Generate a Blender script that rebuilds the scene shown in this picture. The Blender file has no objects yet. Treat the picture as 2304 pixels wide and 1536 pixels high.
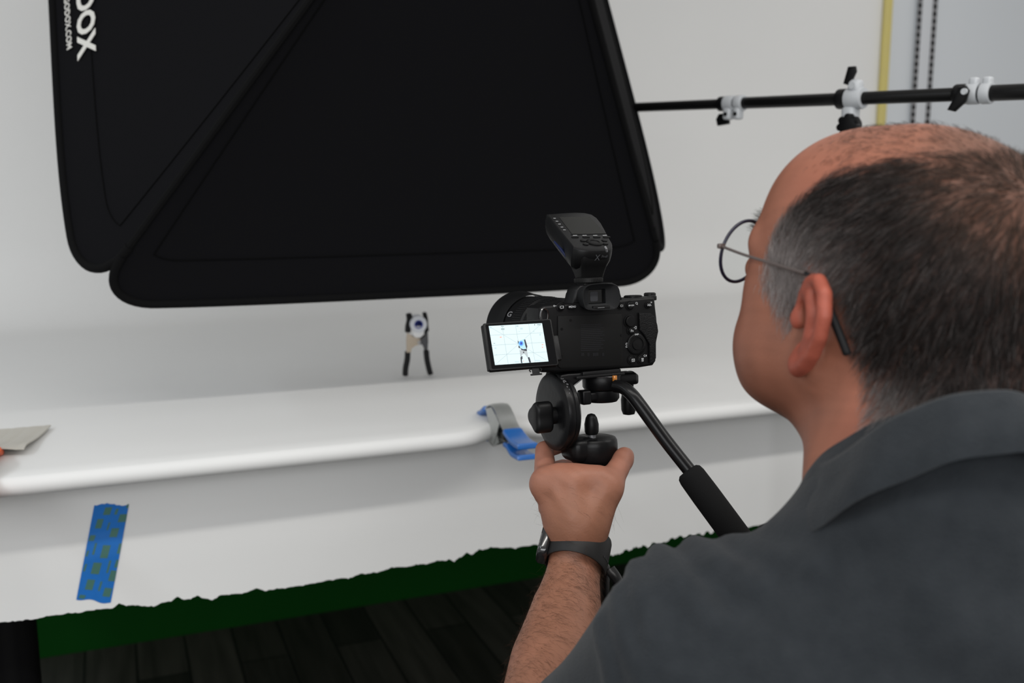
import bpy, bmesh, math, random
import numpy as np
from mathutils import Vector, Matrix

random.seed(7)
rng = np.random.default_rng(7)
SC = bpy.context.scene
COL = SC.collection

# ------------------------------------------------------------------ camera
FPX, CAM_H = 2240.0, 1.5
YAW, PITCH = math.radians(22.0), math.radians(9.5)
F0 = Vector((math.sin(YAW), math.cos(YAW), 0.0))
RT = Vector((math.cos(YAW), -math.sin(YAW), 0.0))
ZZ = Vector((0, 0, 1))
FW = F0 * math.cos(PITCH) - ZZ * math.sin(PITCH)
UP = ZZ * math.cos(PITCH) + F0 * math.sin(PITCH)
CAM = Vector((0, 0, CAM_H))
cd = bpy.data.cameras.new('camera_view')
cam = bpy.data.objects.new('camera_view', cd)
COL.objects.link(cam)
cam.matrix_world = Matrix(((RT.x, UP.x, -FW.x, 0), (RT.y, UP.y, -FW.y, 0), (RT.z, UP.z, -FW.z, CAM_H), (0, 0, 0, 1)))
cd.sensor_width, cd.sensor_fit, cd.lens = 36.0, 'HORIZONTAL', 36.0 * FPX / 2304.0
cd.clip_start, cd.clip_end = 0.02, 60
cd.dof.use_dof = True
cd.dof.focus_distance = 1.04
cd.dof.aperture_fstop = 5.6
SC.camera = cam

# ------------------------------------------------------------------ world, lights, exposure
w = bpy.data.worlds.new('room_ambient')
SC.world = w
w.use_nodes = True
bg = w.node_tree.nodes['Background']
bg.inputs['Color'].default_value = (1.0, 0.99, 0.975, 1)
bg.inputs['Strength'].default_value = 0.37
SC.view_settings.view_transform = 'Standard'
SC.view_settings.look = 'None'
SC.view_settings.gamma = 1.0
SC.view_settings.exposure = 0.29
SC.view_settings.use_curve_mapping = False

def area(name, loc, size, energy, color, target=None):
    d = bpy.data.lights.new(name, 'AREA')
    d.shape = 'RECTANGLE'
    d.size, d.size_y = size
    d.energy, d.color = energy, color
    o = bpy.data.objects.new(name, d)
    COL.objects.link(o)
    o.location = loc
    if target is not None:
        o.rotation_euler = (Vector(target) - Vector(loc)).to_track_quat('-Z', 'Y').to_euler()
    return o
area('ceiling_strip_lamp', (1.2, 0.10, 2.78), (3.8, 0.14), 28, (1.0, 0.975, 0.935))
area('front_fill_light', (-0.6, -1.9, 2.1), (3.4, 1.0), 43, (0.97, 0.985, 1.0), (0.6, 1.6, 1.0))  # no window: broad fill added behind the camera to brighten upright surfaces
area('ceiling_strip_lamp', (2.9, 1.9, 2.78), (0.14, 2.0), 3, (1.0, 0.97, 0.93))
area('ceiling_strip_lamp', (-1.8, 0.8, 2.78), (0.2, 2.4), 19, (0.86, 0.94, 1.0))

# ------------------------------------------------------------------ helpers
def at(px, py, d):
    """photo pixel (2304 x 1536) + distance along the view -> world point"""
    return CAM + d * (FW + RT * ((px - 1152.0) / FPX) - UP * ((py - 768.0) / FPX))
def ray(px, py):
    return FW + RT * ((px - 1152.0) / FPX) - UP * ((py - 768.0) / FPX)
def on_y(px, py, y):
    r = ray(px, py); return CAM + r * (y / r.y)
def on_z(px, py, z):
    r = ray(px, py); return CAM + r * ((z - CAM_H) / r.z)
def V(r, f, z):
    """right / forward of the viewer, height -> world"""
    return RT * r + F0 * f + ZZ * z

def lin(c):
    return tuple(((v / 255.0 + 0.055) / 1.055) ** 2.4 if v > 10.3 else v / 255.0 / 12.92 for v in c)

def mat(name, col, rough=0.5, metal=0.0, spec=0.5, noise=None, bump=None, sheen=0.0, coat=0.0, emit=None, sss=0.0, attr=None):
    """col: linear rgb. noise=(scale, amount, second colour) ; bump=(scale, strength, distance)"""
    m = bpy.data.materials.new(name)
    m.use_nodes = True
    nt = m.node_tree
    b = nt.nodes['Principled BSDF']
    b.inputs['Base Color'].default_value = (*col, 1)
    b.inputs['Roughness'].default_value = rough
    b.inputs['Metallic'].default_value = metal
    b.inputs['Specular IOR Level'].default_value = spec
    if sheen: b.inputs['Sheen Weight'].default_value = sheen
    if coat: b.inputs['Coat Weight'].default_value = coat
    if sss:
        b.inputs['Subsurface Weight'].default_value = sss
        b.inputs['Subsurface Radius'].default_value = (0.009, 0.004, 0.002)
        b.inputs['Subsurface Scale'].default_value = 1.0
    if emit:
        b.inputs['Emission Color'].default_value = (*emit[0], 1)
        b.inputs['Emission Strength'].default_value = emit[1]
    tc = nt.nodes.new('ShaderNodeTexCoord')
    src = None
    if attr:
        a = nt.nodes.new('ShaderNodeAttribute'); a.attribute_name = attr
        src = a.outputs['Color']
        nt.links.new(src, b.inputs['Base Color'])
    if noise:
        sc, amt, c2 = noise
        n = nt.nodes.new('ShaderNodeTexNoise')
        n.inputs['Scale'].default_value = sc
        n.inputs['Detail'].default_value = 5
        nt.links.new(tc.outputs['Object'], n.inputs['Vector'])
        r = nt.nodes.new('ShaderNodeMapRange')
        r.inputs['From Min'].default_value, r.inputs['From Max'].default_value = 0.3, 0.7
        r.inputs['To Min'].default_value, r.inputs['To Max'].default_value = 0, amt
        nt.links.new(n.outputs['Fac'], r.inputs['Value'])
        mx = nt.nodes.new('ShaderNodeMix'); mx.data_type = 'RGBA'
        nt.links.new(r.outputs['Result'], mx.inputs['Factor'])
        if src: nt.links.new(src, mx.inputs[6])
        else: mx.inputs[6].default_value = (*col, 1)
        mx.inputs[7].default_value = (*c2, 1)
        nt.links.new(mx.outputs[2], b.inputs['Base Color'])
    if bump:
        n2 = nt.nodes.new('ShaderNodeTexNoise')
        n2.inputs['Scale'].default_value = bump[0]
        n2.inputs['Detail'].default_value = 4
        nt.links.new(tc.outputs['Object'], n2.inputs['Vector'])
        bp = nt.nodes.new('ShaderNodeBump')
        bp.inputs['Strength'].default_value = bump[1]
        bp.inputs['Distance'].default_value = bump[2]
        nt.links.new(n2.outputs['Fac'], bp.inputs['Height'])
        nt.links.new(bp.outputs['Normal'], b.inputs['Normal'])
    return m

def wloc(o):
    v = Vector((0, 0, 0))
    while o is not None:
        v = v + o.location; o = o.parent
    return v

def tag(o, label=None, cat=None, group=None, kind=None):
    if label: o['label'] = label
    if cat: o['category'] = cat
    if group: o['group'] = group
    if kind: o['kind'] = kind
    return o

def thing(name, loc, label, cat, group=None):
    o = bpy.data.objects.new(name, None)
    o.empty_display_size = 0.05
    COL.objects.link(o)
    o.location = loc
    return tag(o, label, cat, group)

def frame(o, x, y, z):
    """matrix from origin and three axes"""
    return Matrix(((x[0], y[0], z[0], o[0]), (x[1], y[1], z[1], o[1]), (x[2], y[2], z[2], o[2]), (0, 0, 0, 1)))

def axis_frame(p, d, ref=None):
    d = Vector(d).normalized()
    ref = Vector(ref) if ref is not None else (Vector((0, 0, 1)) if abs(d.z) < 0.9 else Vector((1, 0, 0)))
    x = ref.cross(d).normalized(); y = d.cross(x)
    return frame(p, x, y, d)

def spline(pts, n=8, closed=False):
    """Catmull-Rom through the points"""
    P = [np.array(p, float) for p in pts]
    m = len(P); out = []
    segs = m if closed else m - 1
    for i in range(segs):
        if closed: a, b, c, d = P[(i - 1) % m], P[i], P[(i + 1) % m], P[(i + 2) % m]
        else: a, b, c, d = P[max(i - 1, 0)], P[i], P[i + 1], P[min(i + 2, m - 1)]
        for k in range(n):
            t = k / n
            out.append(0.5 * ((2 * b) + (-a + c) * t + (2 * a - 5 * b + 4 * c - d) * t * t + (-a + 3 * b - 3 * c + d) * t ** 3))
    if not closed: out.append(P[-1])
    return out

class MB:
    """collects shapes, then links them as ONE mesh object"""
    def __init__(self):
        self.v, self.f, self.mi = [], [], []
    def add(self, verts, faces, mi=0, M=None):
        b = len(self.v)
        for p in verts:
            p = Vector(p)
            self.v.append(M @ p if M is not None else p)
        for f in faces:
            self.f.append([i + b for i in f]); self.mi.append(mi)
        return self
    def bm(self, bm, mi=0, M=None):
        bm.verts.index_update()
        self.add([v.co.copy() for v in bm.verts], [[v.index for v in f.verts] for f in bm.faces], mi, M)
        bm.free(); return self
    def box(self, c, s, M=None, bev=0.0, seg=2, mi=0):
        b = bmesh.new()
        bmesh.ops.create_cube(b, size=1.0)
        for v in b.verts: v.co = Vector((v.co.x * s[0], v.co.y * s[1], v.co.z * s[2]))
        if bev: bmesh.ops.bevel(b, geom=b.edges[:], offset=bev, segments=seg, affect='EDGES', profile=0.5)
        for v in b.verts: v.co += Vector(c)
        return self.bm(b, mi, M)
    def lathe(self, prof, M=None, seg=32, mi=0, caps=True):
        """profile [(radius, height)] about local z"""
        vs, fs = [], []
        n = len(prof)
        for r, h in prof:
            for k in range(seg):
                a = 2 * math.pi * k / seg
                vs.append((r * math.cos(a), r * math.sin(a), h))
        for i in range(n - 1):
            for k in range(seg):
                k2 = (k + 1) % seg
                fs.append([i * seg + k, i * seg + k2, (i + 1) * seg + k2, (i + 1) * seg + k])
        if caps:
            fs.append([k for k in range(seg)][::-1]); fs.append([(n - 1) * seg + k for k in range(seg)])
        return self.add(vs, fs, mi, M)
    def cyl(self, p0, p1, r0, r1=None, seg=24, mi=0, bev=0.0, M=None):
        r1 = r0 if r1 is None else r1
        p0, p1 = Vector(p0), Vector(p1)
        L = (p1 - p0).length
        A = axis_frame(p0, p1 - p0)
        if M is not None: A = M @ A
        if bev:
            pr = [(max(r0 - bev, 1e-5), 0), (r0 - bev * .3, bev * .3), (r0, bev), (r1, L - bev), (r1 - bev * .3, L - bev * .3), (max(r1 - bev, 1e-5), L)]
        else: pr = [(r0, 0), (r1, L)]
        return self.lathe(pr, A, seg, mi)
    def tube(self, pts, r, seg=12, mi=0, M=None, closed=False, flat=None, ref=None):
        """swept tube; r number or list; flat=(wx, wy) scales the section"""
        P = [Vector(p) for p in pts]; n = len(P)
        R = r if hasattr(r, '__len__') else [r] * n
        vs, fs = [], []
        prev = None
        for i in range(n):
            if closed: t = P[(i + 1) % n] - P[(i - 1) % n]
            else: t = P[min(i + 1, n - 1)] - P[max(i - 1, 0)]
            t.normalize()
            if prev is None:
                a = Vector(ref) if ref is not None else (Vector((0, 0, 1)) if abs(t.z) < 0.9 else Vector((1, 0, 0)))
            else: a = prev
            u = (a - t * a.dot(t)).normalized(); prev = u
            s = t.cross(u)
            wx, wy = flat if flat else (1, 1)
            for k in range(seg):
                an = 2 * math.pi * (k + .5) / seg
                vs.append(P[i] + u * (R[i] * wx * math.cos(an)) + s * (R[i] * wy * math.sin(an)))
        m = n if closed else n - 1
        for i in range(m):
            j = (i + 1) % n
            for k in range(seg):
                k2 = (k + 1) % seg
                fs.append([i * seg + k, i * seg + k2, j * seg + k2, j * seg + k])
        if not closed:
            fs.append([k for k in range(seg)][::-1]); fs.append([(n - 1) * seg + k for k in range(seg)])
        return self.add(vs, fs, mi, M)
    def ball(self, c, r, M=None, mi=0, u=24, v=16):
        b = bmesh.new()
        bmesh.ops.create_uvsphere(b, u_segments=u, v_segments=v, radius=1.0)
        r = r if hasattr(r, '__len__') else (r, r, r)
        for p in b.verts: p.co = Vector((p.co.x * r[0] + c[0], p.co.y * r[1] + c[1], p.co.z * r[2] + c[2]))
        return self.bm(b, mi, M)
    def prism(self, poly, t, M=None, mi=0, bev=0.0, seg=2):
        """2-D outline (x, y), thickness t along local z, from z=0"""
        b = bmesh.new()
        vs = [b.verts.new((p[0], p[1], 0)) for p in poly]
        f = b.faces.new(vs)
        e = bmesh.ops.extrude_face_region(b, geom=[f])
        for g in e['geom']:
            if isinstance(g, bmesh.types.BMVert): g.co.z += t
        bmesh.ops.recalc_face_normals(b, faces=b.faces[:])
        if bev:
            ed = [x for x in b.edges if abs(x.verts[0].co.z - x.verts[1].co.z) < t * .5]
            bmesh.ops.bevel(b, geom=ed, offset=bev, segments=seg, affect='EDGES', profile=0.5)
        return self.bm(b, mi, M)
    def grid(self, rows, mi=0, thick=0.0, closed=False):
        """rows: list of lists of points -> sheet; thick > 0 gives it a back"""
        nr, nc = len(rows), len(rows[0])
        A = np.array([[tuple(p) for p in r] for r in rows], float)
        vs = A.reshape(-1, 3).tolist()
        idx = lambda i, j: i * nc + j % nc
        cols = nc if closed else nc - 1
        fs = [[idx(i, j), idx(i, j + 1), idx(i + 1, j + 1), idx(i + 1, j)] for i in range(nr - 1) for j in range(cols)]
        if thick:
            du = np.gradient(A, axis=1); dv = np.gradient(A, axis=0)
            if closed: du = np.roll(A, -1, 1) - np.roll(A, 1, 1)
            nn = np.cross(du, dv); nn /= np.linalg.norm(nn, axis=2, keepdims=True) + 1e-12
            B = (A - nn * thick).reshape(-1, 3).tolist()
            o = len(vs); vs = vs + B
            fs += [[q + o for q in f[::-1]] for f in fs]
            for i in range(nr - 1):
                if not closed:
                    fs.append([idx(i, 0), idx(i + 1, 0), idx(i + 1, 0) + o, idx(i, 0) + o])
                    fs.append([idx(i + 1, nc - 1), idx(i, nc - 1), idx(i, nc - 1) + o, idx(i + 1, nc - 1) + o])
            for j in range(cols):
                fs.append([idx(0, j + 1), idx(0, j), idx(0, j) + o, idx(0, j + 1) + o])
                fs.append([idx(nr - 1, j), idx(nr - 1, j + 1), idx(nr - 1, j + 1) + o, idx(nr - 1, j) + o])
        return self.add(vs, fs, mi)
    def text(self, s, size, M, depth=0.0002, bold=0.0, align='CENTER', mi=0, shear=0.0):
        c = bpy.data.curves.new('t', 'FONT')
        c.body, c.size, c.extrude, c.offset, c.shear = s, size, depth, bold, shear
        c.align_x, c.align_y = align, 'CENTER'
        c.resolution_u = 3
        o = bpy.data.objects.new('t', c)
        COL.objects.link(o)
        dg = bpy.context.evaluated_depsgraph_get()
        me = bpy.data.meshes.new_from_object(o.evaluated_get(dg))
        self.add([v.co.copy() for v in me.vertices], [list(p.vertices) for p in me.polygons], mi, M)
        bpy.data.objects.remove(o); bpy.data.curves.remove(c); bpy.data.meshes.remove(me)
        return self
    def build(self, name, mats, parent=None, smooth=40, label=None, origin=None):
        me = bpy.data.meshes.new(name)
        base = wloc(parent) if parent is not None else (Vector(origin) if origin is not None else Vector((0, 0, 0)))
        me.from_pydata([tuple(p - base) for p in self.v], [], self.f)
        mats = mats if isinstance(mats, (list, tuple)) else [mats]
        for m in mats: me.materials.append(m)
        me.polygons.foreach_set('material_index', self.mi)
        me.validate(); me.update()
        bm = bmesh.new(); bm.from_mesh(me)
        bmesh.ops.recalc_face_normals(bm, faces=bm.faces[:])
        bm.to_mesh(me); bm.free()
        if smooth:
            me.shade_smooth()
            me.set_sharp_from_angle(angle=math.radians(smooth))
        o = bpy.data.objects.new(name, me)
        COL.objects.link(o)
        if parent is not None: o.parent = parent
        else: o.location = base
        if label: o['label'] = label
        return o

def rrect(wd, ht, r, n=5, cx=0, cy=0):
    out = []
    for sx, sy, a0 in ((1, -1, -90), (1, 1, 0), (-1, 1, 90), (-1, -1, 180)):
        for k in range(n + 1):
            a = math.radians(a0 + 90 * k / n)
            out.append((cx + sx * (wd / 2 - r) + r * math.cos(a), cy + sy * (ht / 2 - r) + r * math.sin(a)))
    return out
# ------------------------------------------------------------------ materials
WALL_Y = 3.30
M = {}
M['paper'] = mat('white_paper', (0.76, 0.76, 0.75), 0.6, spec=0.3, noise=(2.2, 0.5, (0.73, 0.73, 0.725)), bump=(3.0, 0.05, 0.02))
M['wall'] = mat('white_wall_paint', (0.66, 0.69, 0.72), 0.8, bump=(60, 0.1, 0.002))
M['green'] = mat('green_paint', (0.0035, 0.060, 0.006), 0.8, spec=0.1, noise=(6, 0.5, (0.003, 0.05, 0.005)))
M['yellow'] = mat('yellow_lath', (0.62, 0.53, 0.17), 0.6, noise=(12, 0.5, (0.55, 0.47, 0.2)))
M['standard'] = mat('painted_steel', (0.62, 0.64, 0.67), 0.5)
M['slot'] = mat('slot_dark', (0.012, 0.012, 0.013), 0.8)
M['cloth'] = mat('black_softbox_cloth', (0.0050, 0.0050, 0.0060), 0.92, spec=0.08, bump=(900, 0.15, 0.001))
M['cloth_rim'] = mat('black_binding', (0.0035, 0.0035, 0.0038), 0.85, spec=0.1, bump=(500, 0.2, 0.001))
M['seam'] = mat('seam_thread', (0.0035, 0.0035, 0.0035), 0.95, spec=.05)
M['logo'] = mat('white_print', (0.68, 0.67, 0.63), 0.7)
M['diffuser'] = mat('white_diffuser', (0.8, 0.8, 0.8), 0.8)
M['black_gloss'] = mat('black_glossy_paint', (0.004, 0.004, 0.0045), 0.28, spec=.22)
M['black_metal'] = mat('black_powder_coat', (0.006, 0.006, 0.0065), 0.4, spec=.3, noise=(60, 0.5, (0.010, 0.010, 0.010)))
M['black_plastic'] = mat('black_plastic', (0.0042, 0.0042, 0.0046), 0.42, spec=.22, bump=(900, 0.15, 0.0004))
M['grey_plastic'] = mat('pale_grey_cast', (0.52, 0.54, 0.56), 0.4)
M['steel'] = mat('steel', (0.5, 0.5, 0.5), 0.3, metal=1.0)
M['board'] = mat('table_board', (0.35, 0.30, 0.24), 0.6)

def floor_mat():
    m = bpy.data.materials.new('dark_wood_planks'); m.use_nodes = True
    nt = m.node_tree; b = nt.nodes['Principled BSDF']
    tc = nt.nodes.new('ShaderNodeTexCoord')
    mp = nt.nodes.new('ShaderNodeMapping'); mp.inputs['Rotation'].default_value = (0, 0, math.radians(90))
    nt.links.new(tc.outputs['Object'], mp.inputs['Vector'])
    br = nt.nodes.new('ShaderNodeTexBrick')
    br.inputs['Scale'].default_value = 1.0
    br.inputs['Brick Width'].default_value = 1.2
    br.inputs['Row Height'].default_value = 0.15
    br.inputs['Mortar Size'].default_value = 0.004
    br.inputs['Color1'].default_value = (0.017, 0.0165, 0.014, 1)
    br.inputs['Color2'].default_value = (0.050, 0.048, 0.040, 1)
    br.inputs['Mortar'].default_value = (0.006, 0.006, 0.006, 1)
    nt.links.new(mp.outputs['Vector'], br.inputs['Vector'])
    mp2 = nt.nodes.new('ShaderNodeMapping'); mp2.inputs['Scale'].default_value = (22, 1.6, 1)
    nt.links.new(tc.outputs['Object'], mp2.inputs['Vector'])
    n = nt.nodes.new('ShaderNodeTexNoise'); n.inputs['Scale'].default_value = 1.5; n.inputs['Detail'].default_value = 6
    nt.links.new(mp2.outputs['Vector'], n.inputs['Vector'])
    mx = nt.nodes.new('ShaderNodeMix'); mx.data_type = 'RGBA'; mx.blend_type = 'MULTIPLY'
    mx.inputs['Factor'].default_value = 0.8
    cr = nt.nodes.new('ShaderNodeMapRange')
    cr.inputs['From Min'].default_value, cr.inputs['From Max'].default_value = .25, .75
    cr.inputs['To Min'].default_value, cr.inputs['To Max'].default_value = .35, 1.5
    nt.links.new(n.outputs['Fac'], cr.inputs['Value'])
    nt.links.new(br.outputs['Color'], mx.inputs[6]); nt.links.new(cr.outputs['Result'], mx.inputs[7])
    nt.links.new(mx.outputs[2], b.inputs['Base Color'])
    b.inputs['Roughness'].default_value = 0.55
    return m
M['floor'] = floor_mat()

# ------------------------------------------------------------------ room shell
tag(MB().box((0.8, 1.0, -0.05), (7.0, 6.0, 0.1)).build('floor', M['floor']), 'dark brown wood plank floor', 'floor', kind='structure')
tag(MB().box((0.8, WALL_Y + 0.06, 1.5), (7.0, 0.12, 3.0)).build('wall_back', M['wall']), 'cool white painted back wall', 'wall', kind='structure')

# ------------------------------------------------------------------ white paper sweep over the table
TZ = 1.070
XL, XR = -0.75, on_y(1986, 100, WALL_Y - 0.05).x
xs = np.linspace(XL, XR, 140)
FY, HY = 1.565, 1.676            # front of the roll, hanging sheet
def paper_profile():
    p = []
    yb = WALL_Y - 0.04
    for z in np.linspace(2.95, TZ + 0.24, 12): p.append((yb, z))
    for a in np.linspace(0, 90, 10)[1:]:
        r = 0.24; p.append((yb - r + r * math.cos(math.radians(a)), TZ + r - r * math.sin(math.radians(a))))
    for y in np.linspace(yb - .24, 1.72, 14)[1:]: p.append((y, TZ + .003 * min(max((y - 1.7) / .3, 0), 1)))
    p += [(1.68, TZ - .0005), (1.64, TZ - .0015), (1.605, TZ - .0035)]
    r1 = 0.0160
    for a in np.linspace(20, 215, 14):
        p.append((FY + r1 - r1 * math.sin(math.radians(a)), TZ - .0045 - r1 + r1 * math.cos(math.radians(a))))
    p += [(FY + .035, 1.0385), (HY - .016, 1.035), (HY - .003, 1.018), (HY, .965), (HY - .004, .93), (HY - .008, .89), (HY - .008, .85)]
    return p
prof = paper_profile()
TORN = [on_y(px, py, HY - .009) for px, py in ((-500, 1470), (0, 1401), (75, 1396), (133, 1384), (216, 1374), (284, 1366), (341, 1361), (426, 1350), (500, 1342), (544, 1336), (606, 1329), (676, 1319), (762, 1305), (815, 1296),
        (867, 1284), (898, 1277), (964, 1270), (1006, 1258), (1040, 1255), (1075, 1248), (1110, 1232), (1162, 1235), (1210, 1227), (1228, 1233), (1300, 1255), (1371, 1249), (1449, 1231), (1543, 1206), (1608, 1197), (1900, 1150), (2300, 1090))]
TORN = np.array([(p.x, p.z) for p in TORN])
def torn(x):
    z = np.interp(x, TORN[:, 0], TORN[:, 1])
    return z
xs = np.concatenate([np.linspace(XL, -.3, 12), np.linspace(-.29, 1.35, 470), np.linspace(1.36, XR, 40)])
rows = []
def dent(x, y, z):
    """the spring clamp squeezes the roll of paper back against the table edge"""
    if y > 1.76 or z < .93: return 0.0
    w_ = min(1.0, max(0.0, (1.76 - y) / .14)) * min(1.0, (z - .93) / .09)
    if z < 1.036 and y > 1.60: w_ *= max(0.0, min(1.0, (1.676 - y) / .06))
    return .045 * w_ * math.exp(-((x - .632) / .052) ** 2)
for y, z in prof:
    rows.append([(x, y + dent(x, y, z) + (0.006 * math.sin(1.7 * x + 1) if z < 0.95 else 0), z) for x in xs])
def sheet_y(x, z):
    """y of the hanging sheet at x, z"""
    y = float(np.interp(z, [.78, .85, .89, .93, .965, 1.015], [HY - .009, HY - .008, HY - .008, HY - .004, HY, HY - .003]))
    return y + 0.006 * math.sin(1.7 * x + 1) * float(np.interp(z, [.93, .965], [1, 0]))
tear = []
acc = 0
for i, x in enumerate(xs):
    acc = acc * 0.75 + rng.normal(0, 0.0008)
    nick = 0
    tear.append(torn(x) + acc)
for c0, dep, wd in ((.10, .007, 2), (.125, -.006, 2), (.20, .006, 3), (-.02, .006, 2), (.03, -.005, 3), (.07, .008, 2), (.56, -.006, 2), (.585, .006, 2), (.61, .008, 3), (.36, -.004, 3), (.44, .004, 3), (.86, .006, 2), (.9, -.006, 2), (.95, .006, 2), (1.0, -.005, 2), (1.04, .005, 2)):
    i = int(np.argmin(abs(xs - c0)))
    for k in range(-wd, wd + 1):
        tear[i + k] += dep * (1 - abs(k) / (wd + 1)) * 1.0
for i in range(len(xs)):
    if .78 < xs[i] < 1.2: tear[i] += 0.0025 * (1 if (i // 3) % 2 else -1)
rows.append([(x, HY - .009 + 0.006 * math.sin(1.7 * x + 1), t) for x, t in zip(xs, tear)])
tag(MB().grid(rows[::-1], thick=0.0006).build('paper_backdrop', M['paper'], smooth=60),
    'seamless white paper sweep draped over the table with a torn bottom edge', 'backdrop')

# ------------------------------------------------------------------ table under the paper
t = thing('shooting_table', (0.8, 2.3, 0), 'table hidden under the white paper with a black round leg', 'table')
MB().box((0.80, 2.368, TZ - .0260), (3.0, 1.350, .03), bev=.004).build('table_board', M['board'], t)
lp = at(28, 1470, 1.72)
for lx, ly in ((lp.x, lp.y), (2.2, lp.y), (lp.x - .28, 2.9), (2.2, 2.9)):
    MB().lathe([(.050, 0), (.050, .02), (.042, .03), (.042, 1.0), (.046, 1.005), (.046, TZ - .0411)], Matrix.Translation((lx, ly, 0))).build('leg', M['black_gloss'], t)

# ------------------------------------------------------------------ green board against the wall, under the table
gx0 = on_y(70, 1440, WALL_Y - .03).x
g = MB().box(((gx0 + 2.9) / 2, WALL_Y - .025, .42), (2.9 - gx0, .02, .84), bev=.002)
tag(g.build('green_panel', M['green'], origin=(1.2, WALL_Y - .02, 0)), 'dark green panel standing on the floor behind the table', 'panel')

# ------------------------------------------------------------------ yellow strip and slotted standard on the wall
MBy = MB().box((0, 0, 0), (.040, .018, 2.05), bev=.003)
yp = on_y(1990, 100, WALL_Y - .045)
o = MB().box((yp.x, WALL_Y - .052, 1.95), (.036, .018, 1.9), bev=.003).build('yellow_strip', M['yellow'], origin=(yp.x, WALL_Y - .05, 1.0))
tag(o, 'yellow strip running up the right edge of the white paper', 'strip')
MB().box((yp.x + .010, WALL_Y - .0215, 1.95), (.012, .043, 1.88), bev=.002).build('wall_batten', M['wall'], o)
s0, s1 = on_y(2066, 40, WALL_Y - .01), on_y(2100, 40, WALL_Y - .01)
sx = (s0.x + s1.x) / 2
st = thing('shelf_standard', (sx, WALL_Y, 1.2), 'double slotted metal shelf upright on the wall right of the yellow strip', 'shelf upright')
MB().box((sx, WALL_Y - .008, 1.95), (.092, .015, 1.6), bev=.003).build('channel', M['standard'], st)
sl = MB()
for cx in (s0.x, s1.x):
    sl.box((cx, WALL_Y - .0158, 1.95), (.024, .0012, 1.58), mi=1)
    for k in range(54):
        z = 1.17 + k * .0288
        sl.box((cx, WALL_Y - .0166, z), (.022, .002, .018), bev=.0005, seg=1)
sl.build('slots', [M['slot'], mat('slot_strip_grey', (0.24, 0.24, 0.25), .6)], st)

# ------------------------------------------------------------------ softbox
SB0, SB1 = on_y(196, 692, 1.76), on_y(1498, 622, 1.76)
SBW = SB1.x - SB0.x
SBZ = (SB0.z + SB1.z) / 2
TA = math.radians(30)
su = Vector((0, math.sin(TA), math.cos(TA)))
sn = Vector((0, math.cos(TA), -math.sin(TA)))
c0 = Vector((SB0.x, 1.76, SBZ)); c1 = Vector((SB1.x, 1.76, SBZ))
c2 = c1 + su * SBW; c3 = c0 + su * SBW
ctr = (c0 + c2) / 2
apex = ctr - sn * 0.66 + Vector((.06, 0, 0))
ring_r = 0.075
def ring_corner(c):
    d = (c - ctr); d = d - sn * d.dot(sn)
    return apex + d.normalized() * ring_r
sb = thing('softbox', apex, 'large black folding softbox hanging over the table with white lettering', 'softbox')

def sb_panel(a, b, bulge, rad, rim_bow):
    """trapezoid a-b (rim) to the ring, sewn with rounded rim corners; returns rows from rim to ring"""
    ra, rb = ring_corner(a), ring_corner(b)
    nrm = (b - a).cross(ra - a).normalized()
    if nrm.dot(a - ctr) < 0 and nrm.dot((a + b) / 2 - ctr) < 0: nrm = -nrm
    out = ((a + b) / 2 - ctr).normalized()
    nu, nv = 72, 26
    L = (b - a).length
    rows = []
    for j in range(nv + 1):
        v = (j / nv) ** 1.6
        row = []
        for i in range(nu + 1):
            u = (1 - math.cos(math.pi * i / nu)) / 2
            # rounded rim corners: the sheet starts further from the rim near its two ends
            e = min(u, 1 - u) * L
            lift = 0.0
            if e < rad: lift = rad - math.sqrt(max(rad * rad - (rad - e) ** 2, 0))
            v0 = lift / ((ra - a).length)
            vv = v0 + (1 - v0) * v
            p0 = a.lerp(b, u); p1 = ra.lerp(rb, u)
            p = p0.lerp(p1, vv)
            bow = 1 - (2 * u - 1) ** 4
            p = p + nrm * (bulge * bow * 4 * vv * (1 - vv)) + out * (rim_bow * bow * (1 - vv) ** 2)
            row.append(p)
        rows.append(row)
    return rows
def rim_line(rows, k=0):
    left = [r[0] for r in rows[::-1]]
    return rows[0]
specs = [('front', c0, c1, -.02, .105, .008), ('right', c1, c2, .0, .13, .03), ('rear', c2, c3, .0, .13, .02), ('left', c3, c0, -.01, .125, .028)]
panels = {}
for nm, a, b, bl, rad, rb_ in specs:
    rows = sb_panel(a, b, bl, rad, rb_)
    panels[nm] = rows
    p = MB().grid(rows, thick=.0015).build('side_panel', M['cloth'], sb, smooth=70)
    # padded binding along the rim and a piped seam up one side
    rim = [q for q in rows[0]]
    inner = [rows[0][i].lerp(rows[-1][i], .035) for i in range(len(rim))]
    MB().tube(rim, .0075, seg=10).build('rim_binding', M['cloth_rim'], p)
    sm = MB()
    sm.tube([r[0] for r in rows], .006, seg=8)
    sm.build('piped_seam', M['cloth_rim'], p)
    off = 6
    st_ = MB()
    nrm = (rows[3][36] - rows[0][36]).cross(rows[0][42] - rows[0][30]).normalized()
    if nrm.dot(rows[2][36] - ctr) < 0: nrm = -nrm
    st_.tube([rows[6][i] + nrm * .0012 for i in range(10, 63)], .0009, seg=6)
    st_.tube([rows[j][10] + nrm * .0012 for j in range(6, 26)], .0009, seg=6)
    st_.tube([rows[j][62] + nrm * .0012 for j in range(6, 26)], .0009, seg=6)
    st_.build('stitching', M['seam'], p)
MB().grid([[c0.lerp(c1, .16 + .68 * i / 8).lerp(c3.lerp(c2, .16 + .68 * i / 8), 0.16 + .68 * j / 8) - sn * .14 for i in range(9)] for j in range(9)], thick=.001).build('diffuser', M['diffuser'], sb)
A = axis_frame(apex, -sn)
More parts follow.
